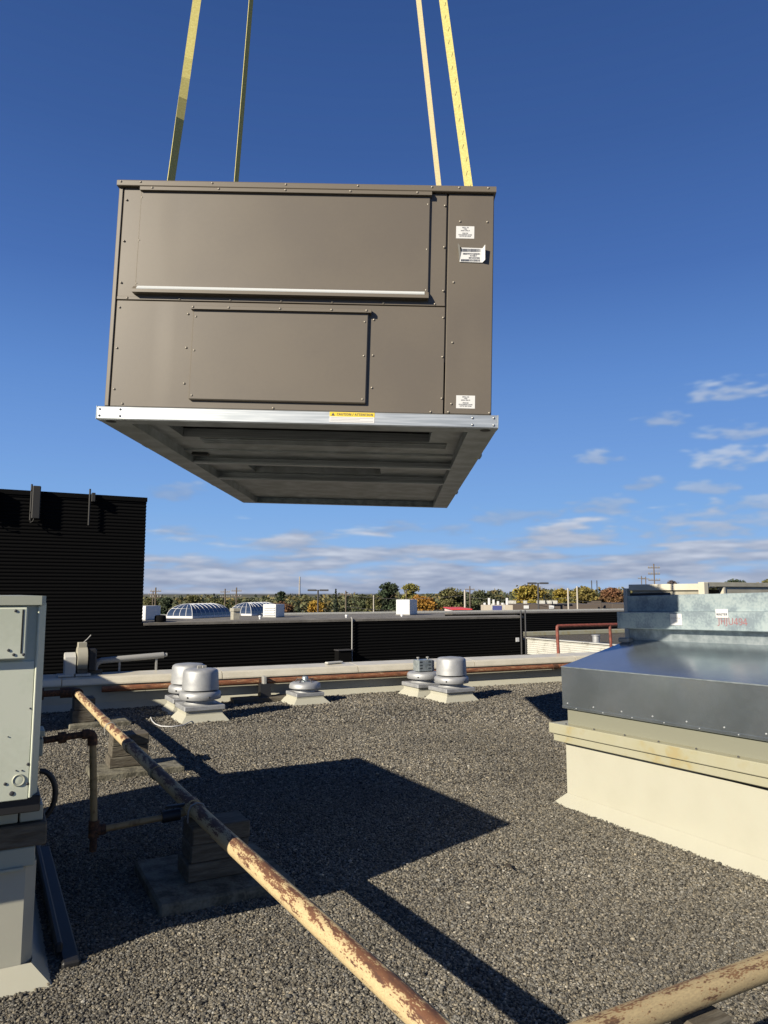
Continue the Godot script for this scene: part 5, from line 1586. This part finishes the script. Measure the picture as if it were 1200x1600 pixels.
func tree(t: Array, k: int) -> void:
	var r := RandomNumberGenerator.new()
	r.seed = 700 + k
	var kind: String = t[4]
	var conifer := kind.ends_with("spruce")
	var w: float = t[2]
	var top: float = t[3] + 7.0
	var o := thing("spruce_tree" if conifer else "tree", t[5], "tree", Vector3(t[0], -7, t[1]), 0.0, "trees on the skyline")
	var tk := mb()
	var trunk_top := top * (0.9 if conifer else 0.6)
	for i in 4:
		tube(tk, [Vector3(0, trunk_top * i / 4.0, 0), Vector3(0, trunk_top * (i + 1) / 4.0, 0)], 0.30 - 0.055 * i, 7, false)
	if not conifer:
		for i in 5:
			var a := r.randf() * TAU
			var y0 := trunk_top * r.randf_range(0.5, 0.95)
			tube(tk, [Vector3(0, y0, 0), Vector3(cos(a) * w * 0.18, y0 + top * 0.1, sin(a) * w * 0.18), Vector3(cos(a) * w * 0.34, y0 + top * 0.16, sin(a) * w * 0.34)], 0.09, 5, false)
	obj("trunk", tk, M.bark, o)
	var st := mb()
	var base: Array = LEAF[kind]
	if conifer:
		for i in 900:
			var t2 := pow(r.randf(), 0.7)
			var y := top * (1.0 - 0.85 * t2)
			var tier := 0.75 + 0.25 * sin(y * 5.0)
			var rad := w * 0.5 * t2 * tier * sqrt(r.randf_range(0.15, 1.0))
			var a2 := r.randf() * TAU
			var l := r.randf_range(0.65, 1.35)
			leaf_quad(st, r, Vector3(cos(a2) * rad, y - rad * 0.25, sin(a2) * rad), r.randf_range(0.16, 0.3), Color(base[0] * l, base[1] * l, base[2] * l) * 0.9)
	else:
		var lobes := []
		var nl := 9 + int(w)
		for i in nl:
			var a3 := r.randf() * TAU
			var f := sqrt(r.randf()) * 0.36
			var yy := r.randf_range(0.42, 0.86)
			var spread := sin(clampf((yy - 0.25) / 0.75, 0, 1) * PI)
			lobes.append([Vector3(cos(a3) * f * w * spread, top * yy, sin(a3) * f * w * spread), r.randf_range(0.13, 0.22) * w, r.randf_range(0.82, 1.25), r.randf_range(0.9, 1.1)])
		lobes.append([Vector3(0, top - 0.15 * w, 0), 0.17 * w, 1.0, 1.0])
		lobes.append([Vector3(-0.16 * w, top - 0.22 * w, 0.05 * w), 0.2 * w, 1.05, 1.0])
		lobes.append([Vector3(0.17 * w, top - 0.24 * w, 0.05 * w), 0.2 * w, 0.95, 1.0])
		lobes.append([Vector3(-0.33 * w, top * 0.55, 0), 0.18 * w, 0.9, 1.05])
		lobes.append([Vector3(0.33 * w, top * 0.55, 0), 0.18 * w, 1.1, 0.95])
		var sparse := 0.4 if kind == "bare" else 1.0
		for lb in lobes:
			for i in int((110 + 22 * w) * sparse):
				var d := Vector3(r.randfn(), r.randfn(), r.randfn()).normalized() * pow(r.randf(), 0.38)
				var p: Vector3 = lb[0] + d * float(lb[1]) * Vector3(1.1, 0.8, 1.1) * r.randf_range(0.8, 1.15)
				if p.y > top:
					p.y = top - r.randf() * 0.3
				var l2: float = float(lb[2]) * r.randf_range(0.78, 1.25)
				leaf_quad(st, r, p, r.randf_range(0.2, 0.38), Color(base[0] * l2, base[1] * l2 * float(lb[3]), base[2] * l2) * 1.05)
	obj("crown", st, M.leaf, o)

func woods() -> void:
	for k in TREES.size():
		tree(TREES[k], k)
	# the wood behind them all, one mass
	var r := RandomNumberGenerator.new()
	r.seed = 1234
	var skyl := noise(501, 0.05, 4)
	var hue := noise(502, 0.03, 3)
	var st := mb()
	for i in 30000:
		var x := r.randf_range(-95, 190)
		var z := -r.randf_range(225, 262)
		var top := 0.9 + 0.026 * x * (1.0 if x > 0 else 0.55) + 2.6 * skyl.get_noise_1d(x * 4.0 + z * 0.5)
		var y := lerpf(-7.0, top, pow(r.randf(), 0.55))
		var h := hue.get_noise_2d(x * 3.0, z * 3.0)
		var c := Color(0.085, 0.09, 0.04).lerp(Color(0.18, 0.125, 0.04), clampf(h * 1.3, 0, 0.6)).lerp(Color(0.05, 0.062, 0.032), clampf(-h * 2.4, 0, 1))
		var l := r.randf_range(0.8, 1.2) * 1.05
		leaf_quad(st, r, Vector3(x, y, z), r.randf_range(0.4, 0.8), Color(c.r * l, c.g * l, c.b * l))
	var o := obj("distant_woods", st, M.leaf, null)
	o.set_meta("kind", "stuff")
	tag(o, "far band of olive and brown autumn woods along the horizon", "woods")
	# low hills that close the view
	var hl := mb()
	var prev := []
	for i in 81:
		var az := lerpf(-1.5, 1.5, i / 80.0)
		var rad := 1500.0
		var hgt := -2.0 + 5.0 * skyl.get_noise_1d(i * 3.0)
		var p := Vector3(sin(az) * rad, -8.0, -cos(az) * rad)
		var q := Vector3(sin(az) * (rad + 200), hgt, -cos(az) * (rad + 200))
		if prev.size() > 0:
			face(hl, [prev[0], p, q, prev[1]], Vector3(0, -400, -1600))
		prev = [p, q]
	struct("hills", hl, M.ground)
